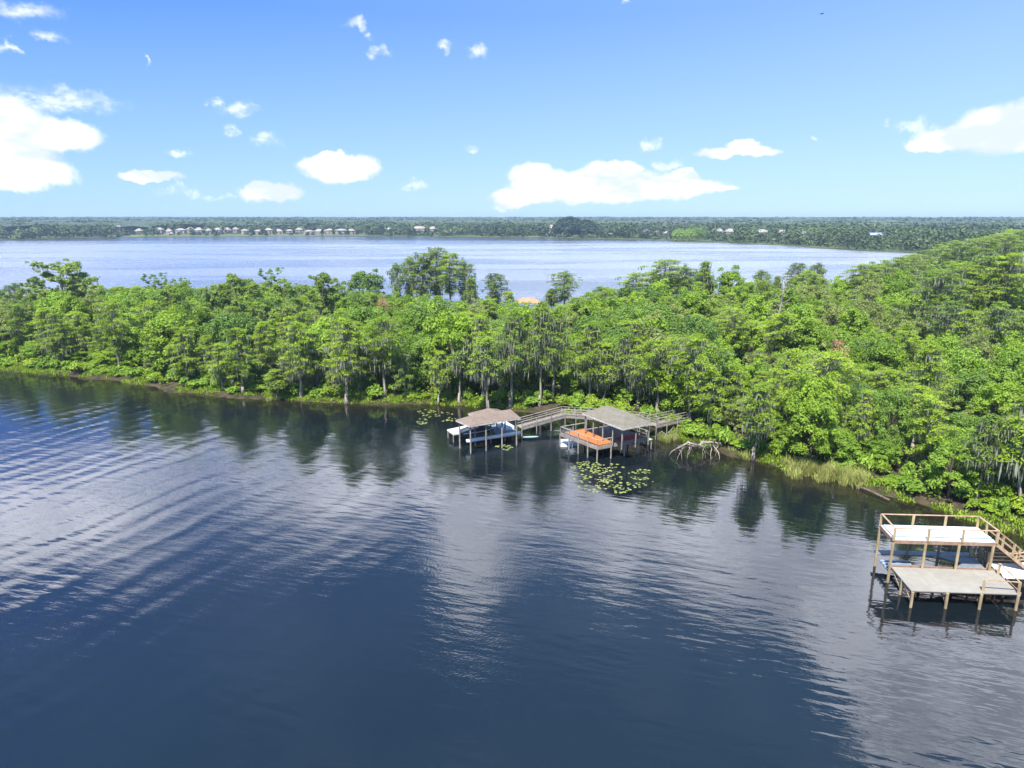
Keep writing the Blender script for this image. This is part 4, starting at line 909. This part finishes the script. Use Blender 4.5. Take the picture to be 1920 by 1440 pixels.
# bleached snag
sp_ = P(1462, 655, 6); k = (720-505)/F; Yd = 150.0
def make_snag(x, yt, Yd, r0, label, nb=16):
    k = (720-yt)/F; z = -SP+k*CP; c = CP+k*SP; X = (x-960)/F*Yd/c; hz = H+Yd*z/c; r = empty('dead_tree', (X, Yd, .5), label, 'dead tree')
    mb = MB(); path = [np.array([-1.6+1.6*f+.1*math.sin(f*9), .1*math.cos(f*7), hz*f]) for f in np.linspace(0, 1, 8)]
    mb.tube([tuple(p) for p in path], [r0*(1.15-f) for f in np.linspace(0, 1, 8)], 8); mb.obj('trunk', M['dead'], r, True); mb = MB()
    for i in range(nb):
        f = .55+.43*i/nb; o = at(path, f); a = i*2.4; L = (1.0-f*.4)*2.6*random.uniform(.5, 1.2); e = o+np.array([math.cos(a)*L, math.sin(a)*L, L*.45]); mb.tube([tuple(o), tuple(o*.5+e*.5+np.array([0, 0, -.2])), tuple(e)], [.09, .06, .02], 5, False)
        g = e+np.array([math.cos(a+.8)*.7, math.sin(a+.8)*.7, .5]); mb.tube([tuple(o*.4+e*.6), tuple(g)], [.045, .015], 4, False)
    mb.obj('branch', M['dead'], r, True); occupied.append((X, Yd, 3)); return r
make_snag(1476, 508, 128, .28, 'bleached dead tree with long bare white trunk and stubby limbs in the right wood')
make_snag(1722, 505, 175, .12, 'thin bare grey dead tree left of the great mossy cypresses on the right', 12)
for i, (x, y, Y, lb) in enumerate(((1572, 640, 104, 'patch of rusty dead brush among the bright crowns of the right wood'), (715, 565, 165, 'reddish brown dead brush left of the tall skyline clump'))):
    k = (720-y)/F; z = -SP+k*CP; c = CP+k*SP; X = (x-960)/F*Y/c; hz = H+Y*z/c
    br = make_broad(9, 2.2, 14, 'dry', dens=80, lowf=.6); place(br, X, Y, hz+.4, lb, 'tree', 'dead_bush', None, .75)

# ---------------------------------------------------------------- sundeck dock (right)
def Q(x, y, z): return P(1600+x/5.144, 920+y/5.144, z)
ZC, ZU, ZL = 1.4, 3.95, 1.2
Cc = Fr(Q(560,965,ZC), Q(1605,1000,ZC), Q(365,735,ZC))
rC = root('sundeck_dock', Cc.pt(0, 0, 0), 'new timber dock with white railed sundeck over a boat slip and tan lower deck', 'dock')
def poly(*q, z): return [Q(a, b, z) for a, b in q]
slabp(rC, 'lower_deck', M['tan'], poly((560,965), (1605,1000), (1370,770), (365,735), z=ZC), ZC-.07, ZC)
def fc_(m):
    pts = poly((560,965), (1605,1000), (1370,770), (365,735), z=ZC-.16); cen_ = sum(pts, Vector((0, 0, 0)))/4; pts = [p+(p-cen_)*.014+Vector((0, 0, .02)) for p in pts]
    for i in range(4): m.bar(pts[i], pts[(i+1) % 4], .06, .26)
    c4 = [p+Vector((0, 0, -.02)) for p in pts]
    for f in (.25, .5, .75): m.bar(c4[0].lerp(c4[1], f), c4[3].lerp(c4[2], f), .05, .18)
part(rC, 'fascia', M['fascia'], fc_)
fl, frr, bl, brr = Q(575,972,ZC), Q(1595,1000,ZC), Q(375,742,ZC), Q(1345,765,ZC)
for f in (0, .333, .655, 1):
    p = fl.lerp(frr, f); post(rC, p, -.9, ZC-.08, .11, M['newp'])
    if f < 1:
        q2 = fl.lerp(frr, f+.333 if f < .6 else 1)
        barp(rC, 'brace', M['newp'], Vector((p.x, p.y, .35)).lerp(Vector((q2.x, q2.y, .35)), 0), Vector(p).lerp(Vector(q2), -.0)+Vector((0, 0, -.3))+(q2-p)*0.0+(bl-fl).normalized()*1.3, .05, .12)
post(rC, fl.lerp(bl, .5), -.9, ZC-.08, .10, M['newp']); post(rC, frr.lerp(brr, .5), -.9, ZC-.08, .10, M['newp'])
barp(rC, 'brace', M['newp'], fl+Vector((0, 0, -1.0)), fl.lerp(bl, .45)+Vector((0, 0, -.15)), .05, .12); barp(rC, 'brace', M['newp'], fl.lerp(bl, .5)+Vector((0, 0, -1.0)), bl+Vector((0, 0, -.15)), .05, .12)
# upper deck
uf0, uf1, ub1, ub0 = Q(390,470,ZU), Q(1385,497,ZU), Q(1195,352,ZU), Q(262,328,ZU)
slabp(rC, 'upper_deck', M['white'], [uf0, uf1, ub1, ub0], ZU-.05, ZU)
def fu(m):
    for a, b in ((uf0, uf1), (uf1, ub1), (ub1, ub0), (ub0, uf0)): m.bar(a-Vector((0, 0, .21)), b-Vector((0, 0, .21)), .07, .30)
    for f in (.2, .4, .6, .8): m.bar(uf0.lerp(uf1, f)-Vector((0, 0, .2)), ub0.lerp(ub1, f)-Vector((0, 0, .2)), .05, .26)
part(rC, 'upper_fascia', M['fascia'], fu)
for f in (.0, .318, .645, .975): q = uf0.lerp(uf1, f); post(rC, q, -.9, ZU-.3, .11, M['newp'])
for f in (.0, .318, .645, .975): q = ub0.lerp(ub1, f); post(rC, q, -.9, ZU-.3, .11, M['newp'])
ur = lambda p: Vector((p.x, p.y, 0))
UH = 1.0
rail(rC, [ur(uf0), ur(uf1)], ZU, UH, M['new'], mids=(), every=2.5, pm=M['newp']); rail(rC, [ur(ub0), ur(ub1)], ZU, UH, M['new'], mids=(), every=2.5, pm=M['newp'])
rail(rC, [ur(uf0), ur(ub0)], ZU, UH, M['new'], mids=(), posts=False); rail(rC, [ur(ub1), ur(uf1)], ZU, UH, M['new'], mids=(), posts=False)
# slip walkways at the lower level
bk0, bk1 = ur(ub0), ur(ub1); vv = (ur(ub0)-ur(uf0)).normalized(); uu = (ur(uf1)-ur(uf0)).normalized()
slabp(rC, 'slip_walkway', M['slate'], [bk0-vv*.1, bk1-vv*.1, bk1+vv*.7, bk0+vv*.7], ZL-.12, ZL)
def bowdeck(m):
    a = ur(uf0)+uu*(4.9)+vv*.15; z0, z1 = ZL-.12, ZL+.004; Lv = (ur(ub0)-ur(uf0)).length-.25
    e = ur(uf0)+uu*8.1
    m.slab([a+vv*0.0, e+vv*0.15, e+vv*(Lv*.5), a+uu*1.7+vv*(Lv*.5)], z0, z1); m.slab([a+uu*1.7+vv*(Lv*.5), e+vv*(Lv*.5), e+vv*Lv, a+vv*Lv], z0, z1)
part(rC, 'slip_deck', M['slate'], bowdeck)
def cradle(m):
    o = ur(uf0)+vv*.45
    for k in range(4): a = o+vv*(.5*k); m.bar((a.x, a.y, ZL-.25), (a.x+uu.x*2.4, a.y+uu.y*2.4, ZL-.25), .16, .12)
    a = o+uu*1.2-vv*.1; b = a+vv*1.9; m.bar((a.x, a.y, ZL-.4), (b.x, b.y, ZL-.4), .16, .14); a = o+uu*.2-vv*.1; b = a+vv*1.9; m.bar((a.x, a.y, ZL-.4), (b.x, b.y, ZL-.4), .16, .14)
part(rC, 'boat_lift', M['blue'], cradle)
# rails on the lower deck's right corner
c0, c1, c2 = Q(1250,965,ZC), Q(1590,990,ZC), Q(1395,805,ZC)
rail(rC, [ur(c0), ur(c1), ur(c2)], ZC, .95, M['new'], mids=(), every=3.2, pm=M['newp'], wd=.08)
# stairs from the upper deck down to the right
s0 = ur(uf1); s1 = ur(ub1); ext = uu
def stair(m):
    for k in range(11):
        z = ZU-.05-(k+1)*.21; a = s0.lerp(s1, .05)+uu*(.27*k); b = s0.lerp(s1, .52)+uu*(.27*k)
        m.hexa([(a.x, a.y, z-.04), (a.x+uu.x*.27, a.y+uu.y*.27, z-.04), (b.x+uu.x*.27, b.y+uu.y*.27, z-.04), (b.x, b.y, z-.04)], [(a.x, a.y, z), (a.x+uu.x*.27, a.y+uu.y*.27, z), (b.x+uu.x*.27, b.y+uu.y*.27, z), (b.x, b.y, z)])
    for f in (.03, .54):
        a = s0.lerp(s1, f); b = a+uu*3.0; m.bar((a.x, a.y, ZU-.2), (b.x, b.y, ZU-.2-2.33), .05, .26)
part(rC, 'stairs', M['new'], stair)
for f in (.03, .54):
    a = s0.lerp(s1, f); rail(rC, [a, a+uu*3.0], [ZU, ZU-2.33], 1.0, M['new'], mids=(.5,), every=1.5, pm=M['newp'])
# access walkway to the right bank
wk = [ur(Q(1350,735,ZC)), ur(Q(1640,745,ZC)), ur(Q(1640,745,ZC))+Vector((7.0, 2.0, 0)), ur(Q(1640,745,ZC))+Vector((14.0, 9.0, 0))]
rD = root('boardwalk', wk[0], 'new timber walkway at the right edge leading from the sundeck dock towards the bank', 'boardwalk')
walk(rD, wk, [ZC-.02]*4, 1.5, M['white'], M['new'], every=2.4, railh=.95, sides=(0, 1))
lnd = [ur(Q(1420,790,ZC)), ur(Q(1680,795,ZC)), ur(Q(1700,845,ZC)), ur(Q(1450,838,ZC))]
part(rD, 'landing', M['white'], lambda m: m.slab(lnd[::-1] if (lnd[1]-lnd[0]).cross(lnd[2]-lnd[1]).z < 0 else lnd, ZC-.1, ZC-.03))

# ---------------------------------------------------------------- far boathouse on the peninsula's far shore (tan roof) and its walkway
k = (720-563)/F; Yb = 212.0; X = (990-960)/F*Yb/(CP+k*SP)
rF = empty('boathouse', (X, Yb, 0), 'small boathouse with tan orange roof beyond the trees on the peninsula far side', 'boathouse')
M['roofT'] = surf('tan_orange_roof', (.34, .19, .11), (.42, .25, .15), 3, .9)
m = MB(); e = [Vector((-4, -2.6, 0)), Vector((4, -2.6, 0)), Vector((4, 2.6, 0)), Vector((-4, 2.6, 0))]; hip(m, [e[3], e[0], e[1], e[2]], (Vector((-1.8, 0, 0)), Vector((1.8, 0, 0))), 4.2, 5.6); m.obj('roof', M['roofT'], rF)
for x in (-3.6, 0, 3.6):
    for y in (-2.3, 2.3): m = MB(); m.tube([(x, y, -.8), (x, y, 4.1)], .12, 8); m.obj('post', M['wood'], rF)
m = MB(); m.slab([(-4, 1.2), (4, 1.2), (4, 2.6), (-4, 2.6)], 1.0, 1.15); m.obj('deck', M['plank'], rF)
rG = empty('boardwalk', (12, 214, 0), 'dark far-side boardwalk glimpsed under the lone domed cypress', 'boardwalk'); walk(rG, [Vector((6, 214, 0))-Vector((12, 214, 0))+Vector((0, 0, 0)), Vector((9, 1, 0))], [1.5, 1.5], 1.5, M['plank'], M['wood'])

# ---------------------------------------------------------------- distant forest, groves, houses
def crown_cloud(X, Y, Z0, Hh, R, n, size):
    N = len(X); d = unit(RNG.normal(size=(N, n, 3))); d[..., 2] = np.abs(d[..., 2])*1.0-0.15
    rad = 0.72+0.4*RNG.random((N, n)); C = d*rad[..., None]; C[..., 0] *= R[:, None]; C[..., 1] *= R[:, None]; C[..., 2] *= (Hh*0.55)[:, None]
    C[..., 0] += X[:, None]; C[..., 1] += Y[:, None]; C[..., 2] += (Z0+Hh*0.45)[:, None]
    low = RNG.random((N, n)) < 0.22; C[..., 2] = np.where(low, Z0[:, None]+Hh[:, None]*0.5*RNG.random((N, n)), C[..., 2])
    Nn = unit(d*.8+np.array([0, 0, .5])+RNG.normal(size=d.shape)*.4); s = (size[:, None]*(.6+.8*RNG.random((N, n)))).ravel()
    global LAST_TINT; LAST_TINT = (np.repeat(RNG.random(N)**1.3, n)*.85+RNG.random(N*n)*.3-.1)*1.9
    return leafquads(C.reshape(-1, 3), Nn.reshape(-1, 3), s, s*.6)
LAST_TINT = None
# wood beyond 262 m on the right-hand land
n = 5200; X = RNG.uniform(60, 620, n); Y = RNG.uniform(250, 640, n); ok = (sdist(X, Y, POLY) > 3) & (np.abs(X) < Y*.86+20) & (X > Y*.25); X = X[ok]; Y = Y[ok]
hc = np.array([cap(a, b) for a, b in zip(X, Y)]); Hh = np.minimum(10+8*vnoise(X, Y, 25, 3)+RNG.random(len(X))*3.5, hc-RNG.random(len(X))*2); ok = Hh > 3; X, Y, Hh = X[ok], Y[ok], Hh[ok]
tag(link('distant_wood', (lambda q: quads('distant_wood', q, M['mid'], LAST_TINT))(crown_cloud(X, Y, X*0+.5, Hh, 3.0+1.6*RNG.random(len(X)), 230, np.full(len(X), .42)))), 'crowded tree canopy receding on the right towards the far shore', 'wood', kind='stuff')
print('mid wood', len(X))
HOUSES = []                                          # x, base y, width (pixels), label, group, roof, two storeys, height factor
def hs(x, y, w, label, group=None, rm='hr', two=False, hgt=1.0): HOUSES.append((x, y, w, label, group, rm, two, hgt))
hs(20,441,24,'pale two-storey house at the far left end of the far shore', two=True, hgt=1.3); hs(52,441,20,'long pale house among trees at the far left of the far shore', hgt=1.7)
hs(225,439,14,'tall pale house at the left end of the lakeside row of houses', two=True, hgt=1.7)
ORD = ['first','second','third','fourth','fifth','sixth','seventh','eighth','ninth','tenth','eleventh','twelfth','thirteenth']
for i, (x, w_) in enumerate([(243,12),(262,11),(278,10),(301,13),(318,10),(340,14),(358,12),(374,13),(392,11),(409,14),(427,12),(443,13),(460,12)]):
    hs(x, 438.0+2*random.random(), w_*random.uniform(.8, 1.25), ORD[i]+' house from the left in the grey-roofed half of the lakeside row', 'houses in the far lakeside row', random.choice(['hr', 'hr2', 'hr']), i % 3 != 1, random.choice([1.0, 1.15, 1.3])*(1 if i % 3 != 1 else 1.4))
for i, (x, w_) in enumerate([(486,15),(504,15),(523,14),(543,14),(561,13),(580,17),(600,16),(620,15),(640,17),(658,15)]):
    hs(x, 438.0+2*random.random(), w_*random.uniform(.8, 1.25), ORD[i]+' house from the left in the brown-roofed half of the lakeside row', 'houses in the far lakeside row', random.choice(['hr2', 'hr2', 'hr']), i % 4 != 2, random.choice([.9, 1.05, 1.2])*(1 if i % 4 != 2 else 1.4))
hs(728,439,16,'pale house with bright front standing alone among trees on the far shore', rm='hr2', two=True, hgt=1.3); hs(812,439,14,'pale house among trees above the tall skyline clump', two=True, hgt=1.5); hs(786,438,26,'long pale house behind trees above the tall skyline clump', rm='hr2', two=True, hgt=1.5)
hs(1034,441,12,'tall cream house against the left side of the tallest dark tree on the far shore', two=True, hgt=1.9)
hs(1134,442,9,'small white house among dark trees on the far shore right of the tallest dark tree', two=True, hgt=1.3); hs(1210,445,13,'pale house left of the three sunlit cypresses on the far shore', two=True, hgt=1.4); hs(1232,445,12,'grey-roofed house beside the sunlit cypresses on the far shore', two=True, hgt=1.2); hs(1250,446,11,'cream house nearest the sunlit cypresses on the far shore', two=True, hgt=1.1)
hs(1348,446,13,'left one of two neighbouring white houses on the far shore hillside', two=True, hgt=1.5); hs(1368,446,17,'right one of two neighbouring white houses on the far shore hillside', two=True, hgt=1.5)
hs(1427,447,24,'wide white house alone on the far shore above the covered docks', two=True, hgt=1.45); hs(1466,448,18,'white house with domed roof right of the wide white house on the far shore', two=True, hgt=1.4); hs(1505,449,18,'dim grey house among trees above the long white pier', two=True, hgt=1.3)
hs(1640,450,44,'large blue-grey roofed house half hidden in the right far wood', rm='hr3', two=True, hgt=1.1)
HCLR = [(h[0], h[2], float(P(h[0], h[1], 1.0).length)) for h in HOUSES]
# far shore wood behind the lake
FS = np.array(FAR_SHORE, float)
n = 26000; ang = RNG.uniform(-.70, .70, n); rr_ = 560+RNG.random(n)**1.4*3100; X = np.sin(ang)*rr_*1.0; Y = np.cos(ang)*rr_
sdF = sdist(X, Y, FAR_POLY); ok = (sdF > 6); X, Y, sdF = X[ok], Y[ok], sdF[ok]; dist = np.hypot(X, Y)
pxs = 960+F*X/(Y*CP+H*SP)
clear = (sdF < 125) & (pxs > 215) & (pxs < 680); thin = RNG.random(len(X)) < np.where(clear, .16, 1.0); X, Y, sdF, dist, pxs, clear = [q[thin] for q in (X, Y, sdF, dist, pxs, clear)]
Hh = 12+7*vnoise(X, Y, 60, 4)+RNG.random(len(X))*4; Hh = np.where(clear, 5+4*RNG.random(len(X)), Hh); Hh = np.minimum(Hh, 25.5)
narrow = np.zeros(len(X), bool)
for hx, hw, hd in HCLR+[(1068,54,1052),(1094,44,1052),(1050,30,1052)]:
    q_ = (np.abs(pxs-hx) < hw/2+2.5) & (dist < hd+14); Hh = np.where(q_, np.minimum(Hh, 4.0+2*RNG.random(len(X))), Hh); q2_ = q_ & (dist > hd-22)
    front = q_ & ~q2_ & (RNG.random(len(X)) < .55); Hh = np.where(q2_, 1.0, np.where(front, 6+6*RNG.random(len(X)), Hh)); narrow = narrow | front
R_f = (3.6+2.4*RNG.random(len(X)))*(1+dist/1500); R_f = np.where(clear | narrow, 2.4, R_f)
tag(link('distant_wood', (lambda q: quads('distant_wood', q, M['far'], LAST_TINT))(crown_cloud(X, Y, .5+9.5*np.clip((dist-1350)/2200, 0, 1), Hh, R_f, 46, np.clip(dist/560, .7, 4.0)))), 'long low band of forest along the far lake shore to the horizon', 'wood', kind='stuff')
# canopy beyond
ang = np.linspace(-.75, .75, 900); rad = 1350*np.power(3900/1350, np.linspace(0, 1, 130)); A_, R2 = np.meshgrid(ang, rad); X = np.sin(A_)*R2; Y = np.cos(A_)*R2; Z = 9+8*vnoise(X, Y, 26, 5)+4*vnoise(X, Y, 90, 6)+9.5*np.clip((R2-1350)/2200, 0, 1)
V = np.stack([X, Y, Z], -1).reshape(-1, 3); i = np.arange(129*899); r = i//899; c = i % 899; a = r*900+c
me = mesh_np('canopy', V, np.stack([a, a+900, a+901, a+1], 1), M['far'], False); at_ = me.attributes.new('tint', 'FLOAT', 'FACE'); at_.data.foreach_set('value', RNG.random(len(me.polygons)).astype(np.float32))
tag(link('distant_canopy', me), 'continuous forest canopy stretching to the horizon', 'wood', kind='stuff')
def far_tree(x, yb, yt, wd, mat, label, n=900, size=.9):
    p = P(x, yb, .5); k = (720-yt)/F; hz = H+p.y*(-SP+k*CP)/(CP+k*SP); r = empty('tree', (p.x, p.y, .5), label, 'tree')
    R = wd/F*p.y/2
    q = crown_cloud(np.array([0.]), np.array([0.]), np.array([0.]), np.array([hz]), np.array([R]), n, np.array([size])); link('crown', quads('crown', q, M[mat]), r)
    m = MB(); m.tube([(0, 0, -1), (0, 0, hz*.7)], [.6, .25], 7); m.obj('trunk', M['barkd'], r); return r
far_tree(1068, 444, 405, 54, 'farshade', 'tallest dark domed tree mass on the far shore, rising to the horizon right of centre', 4200, 1.7)  # these crowns carry the cloud shadow in their dark leaf colour
far_tree(1096, 444, 411, 44, 'farshade', 'lower dark crown touching the right side of the tallest dark tree, far shore', 2600, 1.6)
far_tree(1050, 444, 416, 30, 'farshade', 'dark crown forming the left flank of the tallest dark domed tree on the far shore', 2000, 1.6)
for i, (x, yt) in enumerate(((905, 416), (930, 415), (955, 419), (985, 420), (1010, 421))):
    far_tree(x, 442, yt, 34, 'farshade', ['leftmost', 'second', 'third', 'fourth', 'last'][i]+' of five dark far shore crowns, counted from the left, before the tallest dark tree', 600)
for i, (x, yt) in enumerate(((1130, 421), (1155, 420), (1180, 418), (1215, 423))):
    far_tree(x, 446, yt, 34, 'farshade', ['leftmost', 'second', 'third', 'last'][i]+' of four dark far shore crowns going right from the tallest dark tree', 600)
for i, (x, yt) in enumerate(((1272, 428), (1292, 427), (1310, 425))):
    far_tree(x, 451, yt, 26, 'shrub', ['left', 'middle', 'right'][i]+' one of three sunlit yellow-green cypresses on the far shore', 700, .7)
M['hw'] = surf('house_wall', (.25, .23, .19), (.34, .31, .26), .5, .9); M['hr'] = surf('house_roof', (.22, .20, .19), (.32, .29, .27), .5, .9); M['hr2'] = surf('brown_house_roof', (.24, .20, .17), (.34, .29, .25), .5, .9)
M['hr3'] = surf('blue_grey_roof', (.20, .25, .33), (.30, .35, .42), .5, .9); M['glass'] = surf('window_glass', (.03, .04, .05), (.06, .07, .08), 1, .2, spec=.6)
def house(x, yb, wd, label, group=None, rm='hr', two=False, hgt=1.0, z=1.0, dist_off=0):
    p = P(x, yb, z); L = wd/F*p.y; Dp = min(L*.7, 14); wh = (6.2 if two else 3.6)*hgt; r = empty('house', (p.x, p.y+dist_off, .5), label, 'house', group, random.uniform(-.5, .5))
    m = MB(); m.slab([(-L/2, -Dp/2), (L/2, -Dp/2), (L/2, Dp/2), (-L/2, Dp/2)], 0, wh); m.slab([(-L*.2, -Dp/2-2), (L*.15, -Dp/2-2), (L*.15, -Dp/2-.003), (-L*.2, -Dp/2-.003)], 0, wh-.3); m.obj('wall', M['hw'], r)
    m = MB(); o = .8; e = [Vector((-L/2-o, -Dp/2-o, 0)), Vector((L/2+o, -Dp/2-o, 0)), Vector((L/2+o, Dp/2+o, 0)), Vector((-L/2-o, Dp/2+o, 0))]
    hip(m, [e[3], e[0], e[1], e[2]], (Vector((-L/2+Dp*.45, 0, 0)), Vector((L/2-Dp*.45, 0, 0))) if L > Dp*1.05 else (Vector((-.5, 0, 0)), Vector((.5, 0, 0))), wh, wh+2.6*hgt)
    e = [Vector((-L*.24, -Dp/2-2.6, 0)), Vector((L*.19, -Dp/2-2.6, 0)), Vector((L*.19, 0, 0)), Vector((-L*.24, 0, 0))]; hip(m, e, (Vector((-L*.02, -Dp/2-.5, 0)), Vector((-L*.02, -1, 0))), wh-.25, wh+1.4); m.obj('roof', M[rm], r)
    for k in range(max(2, int(L/5))):
        xx = -L/2+L*(k+.5)/max(2, int(L/5))
        if -L*.22 < xx < L*.17: yy = -Dp/2-2.06
        else: yy = -Dp/2-.06
        m = MB(); m.slab([(xx-.9, yy), (xx+.9, yy), (xx+.9, yy+.05), (xx-.9, yy+.05)], .9, 2.4)
        if two: m.slab([(xx-.9, yy), (xx+.9, yy), (xx+.9, yy+.05), (xx-.9, yy+.05)], 3.9, 5.2)
        m.obj('window', M['glass'], r)
    return r
for a in HOUSES: house(*a)
# far docks and boathouses
def fardock(x, y, wd, label, roof='whitep', pier=0):
    p = P(x, y, 0); L = wd/F*p.y; r = empty('covered_dock', (p.x, p.y, 0), label, 'dock'); m = MB()
    e = [Vector((-L/2, -3, 0)), Vector((L/2, -3, 0)), Vector((L/2, 3, 0)), Vector((-L/2, 3, 0))]; hip(m, [e[3], e[0], e[1], e[2]], (Vector((-L/2+2.5, 0, 0)), Vector((L/2-2.5, 0, 0))), 3.2, 4.2, .3); m.obj('roof', M[roof], r)
    for xx in (-L/2+.5, 0, L/2-.5):
        for yy in (-2.6, 2.6): m = MB(); m.tube([(xx, yy, -.8), (xx, yy, 3.1)], .14, 6); m.obj('post', M['wood'], r)
    m = MB(); m.slab([(-L/2, 1.8), (L/2, 1.8), (L/2, 3), (-L/2, 3)], .8, 1.0); m.obj('deck', M['plank'], r)
    if pier: m = MB(); Lp = pier/F*p.y; m.slab([(L/2, .5), (L/2+Lp, 2.5), (L/2+Lp, 4.5), (L/2, 2.5)], .9, 1.15); m.obj('pier', M['whitep'], r)
for a in ((1514,459,20,'white roofed covered dock with a long white pier on the right far shore','whitep',42),(1450,454,17,'grey covered dock on the far shore left of the white roofed dock','hr'),(1477,455,13,'second grey covered dock just left of the white roofed dock','hr'),(1420,451,20,'wide low covered dock below the wide white far house','woodl'),(1368,450,16,'covered dock at the waterline below the two neighbouring white houses','hr'),(1180,442,12,'small covered dock at the far waterline right of the tallest dark tree','hr2'),(1215,444,12,'pale covered dock left of the three sunlit cypresses','woodl'),(1100,441,14,'covered dock at the waterline under the tallest dark trees','woodl'),(1145,442,10,'tiny covered dock between dark crowns on the far shore','whitep'),(716,441,14,'dark roofed covered dock on the far shore near the lone pale house','hr'),(640,440,10,'small covered dock at the right end of the lakeside row of houses','hr'),(157,438,10,'small pale covered dock below the left far wood','whitep'),(322,441,7,'tiny dock below the left half of the lakeside row of houses','woodl'),(975,441,10,'small covered dock under the five dark crowns on the far shore','woodl')): fardock(*a)

# bird
k = ray(1541, 26); tb = 95.0; bp = Vector((k[0]*tb, k[1]*tb, H+k[2]*tb)); rbd = empty('bird', bp, 'small dark bird gliding high in the right-hand sky', 'bird', rz=.2)
m = MB(); n_ = 10; m.tube([(-.28, 0, 0), (-.16, 0, .01), (0, 0, .02), (.14, 0, .02), (.22, 0, .03), (.28, 0, .02)], [.02, .055, .07, .05, .035, .008], 8)
for sgn in (-1, 1): m.hexa([(-.08, sgn*.03, .02), (.10, sgn*.03, .02), (.05, sgn*.30, .07), (-.06, sgn*.62, .03)], [(-.08, sgn*.03, .04), (.10, sgn*.03, .04), (.05, sgn*.30, .085), (-.06, sgn*.62, .037)])
m.obj('body', M['dark'], rbd, True)

# tell apart the trees and shrubs whose descriptions coincide
by = {}
for o in COL.objects:
    if o.parent is None and o.get('category') in ('tree', 'shrub', 'bush', 'reeds') and o.get('group'): by.setdefault(o['label'], []).append(o)
for lb, os_ in by.items():
    if 2 <= len(os_) <= 9:
        os_.sort(key=lambda o: o.location.x/o.location.y)
        for i, o in enumerate(os_):
            wd = 'leftmost' if i == 0 else 'rightmost' if i == len(os_)-1 else ORD[i]+' from left'
            nl = wd+', '+lb
            if len(nl.replace('-', ' ').split()) <= 16: o['label'] = nl
# ---------------------------------------------------------------- haze
HAZE = True
if HAZE:
    m = MB(); m.slab([(-3600, -450), (3600, -450), (3600, 4200), (-3600, 4200)], -2.0, 44.0); hm, t = newmat('haze_air')
    vol = t.n('ShaderNodeVolumePrincipled', {'Color': (0.62, 0.78, 1.0, 1), 'Density': 0.00014, 'Anisotropy': 0.2}); t.L.new(vol.outputs[0], t.n('ShaderNodeOutputMaterial').inputs['Volume'])
    tag(m.obj('haze', hm), 'thin blue haze softening the distant shore', 'haze', kind='stuff')
print('LONG', [o['label'] for o in bpy.data.objects if 'label' in o and not 4 <= len(o['label'].split()) <= 16])
print('objects', len(bpy.data.objects), 'top', sum(1 for o in bpy.data.objects if o.parent is None))
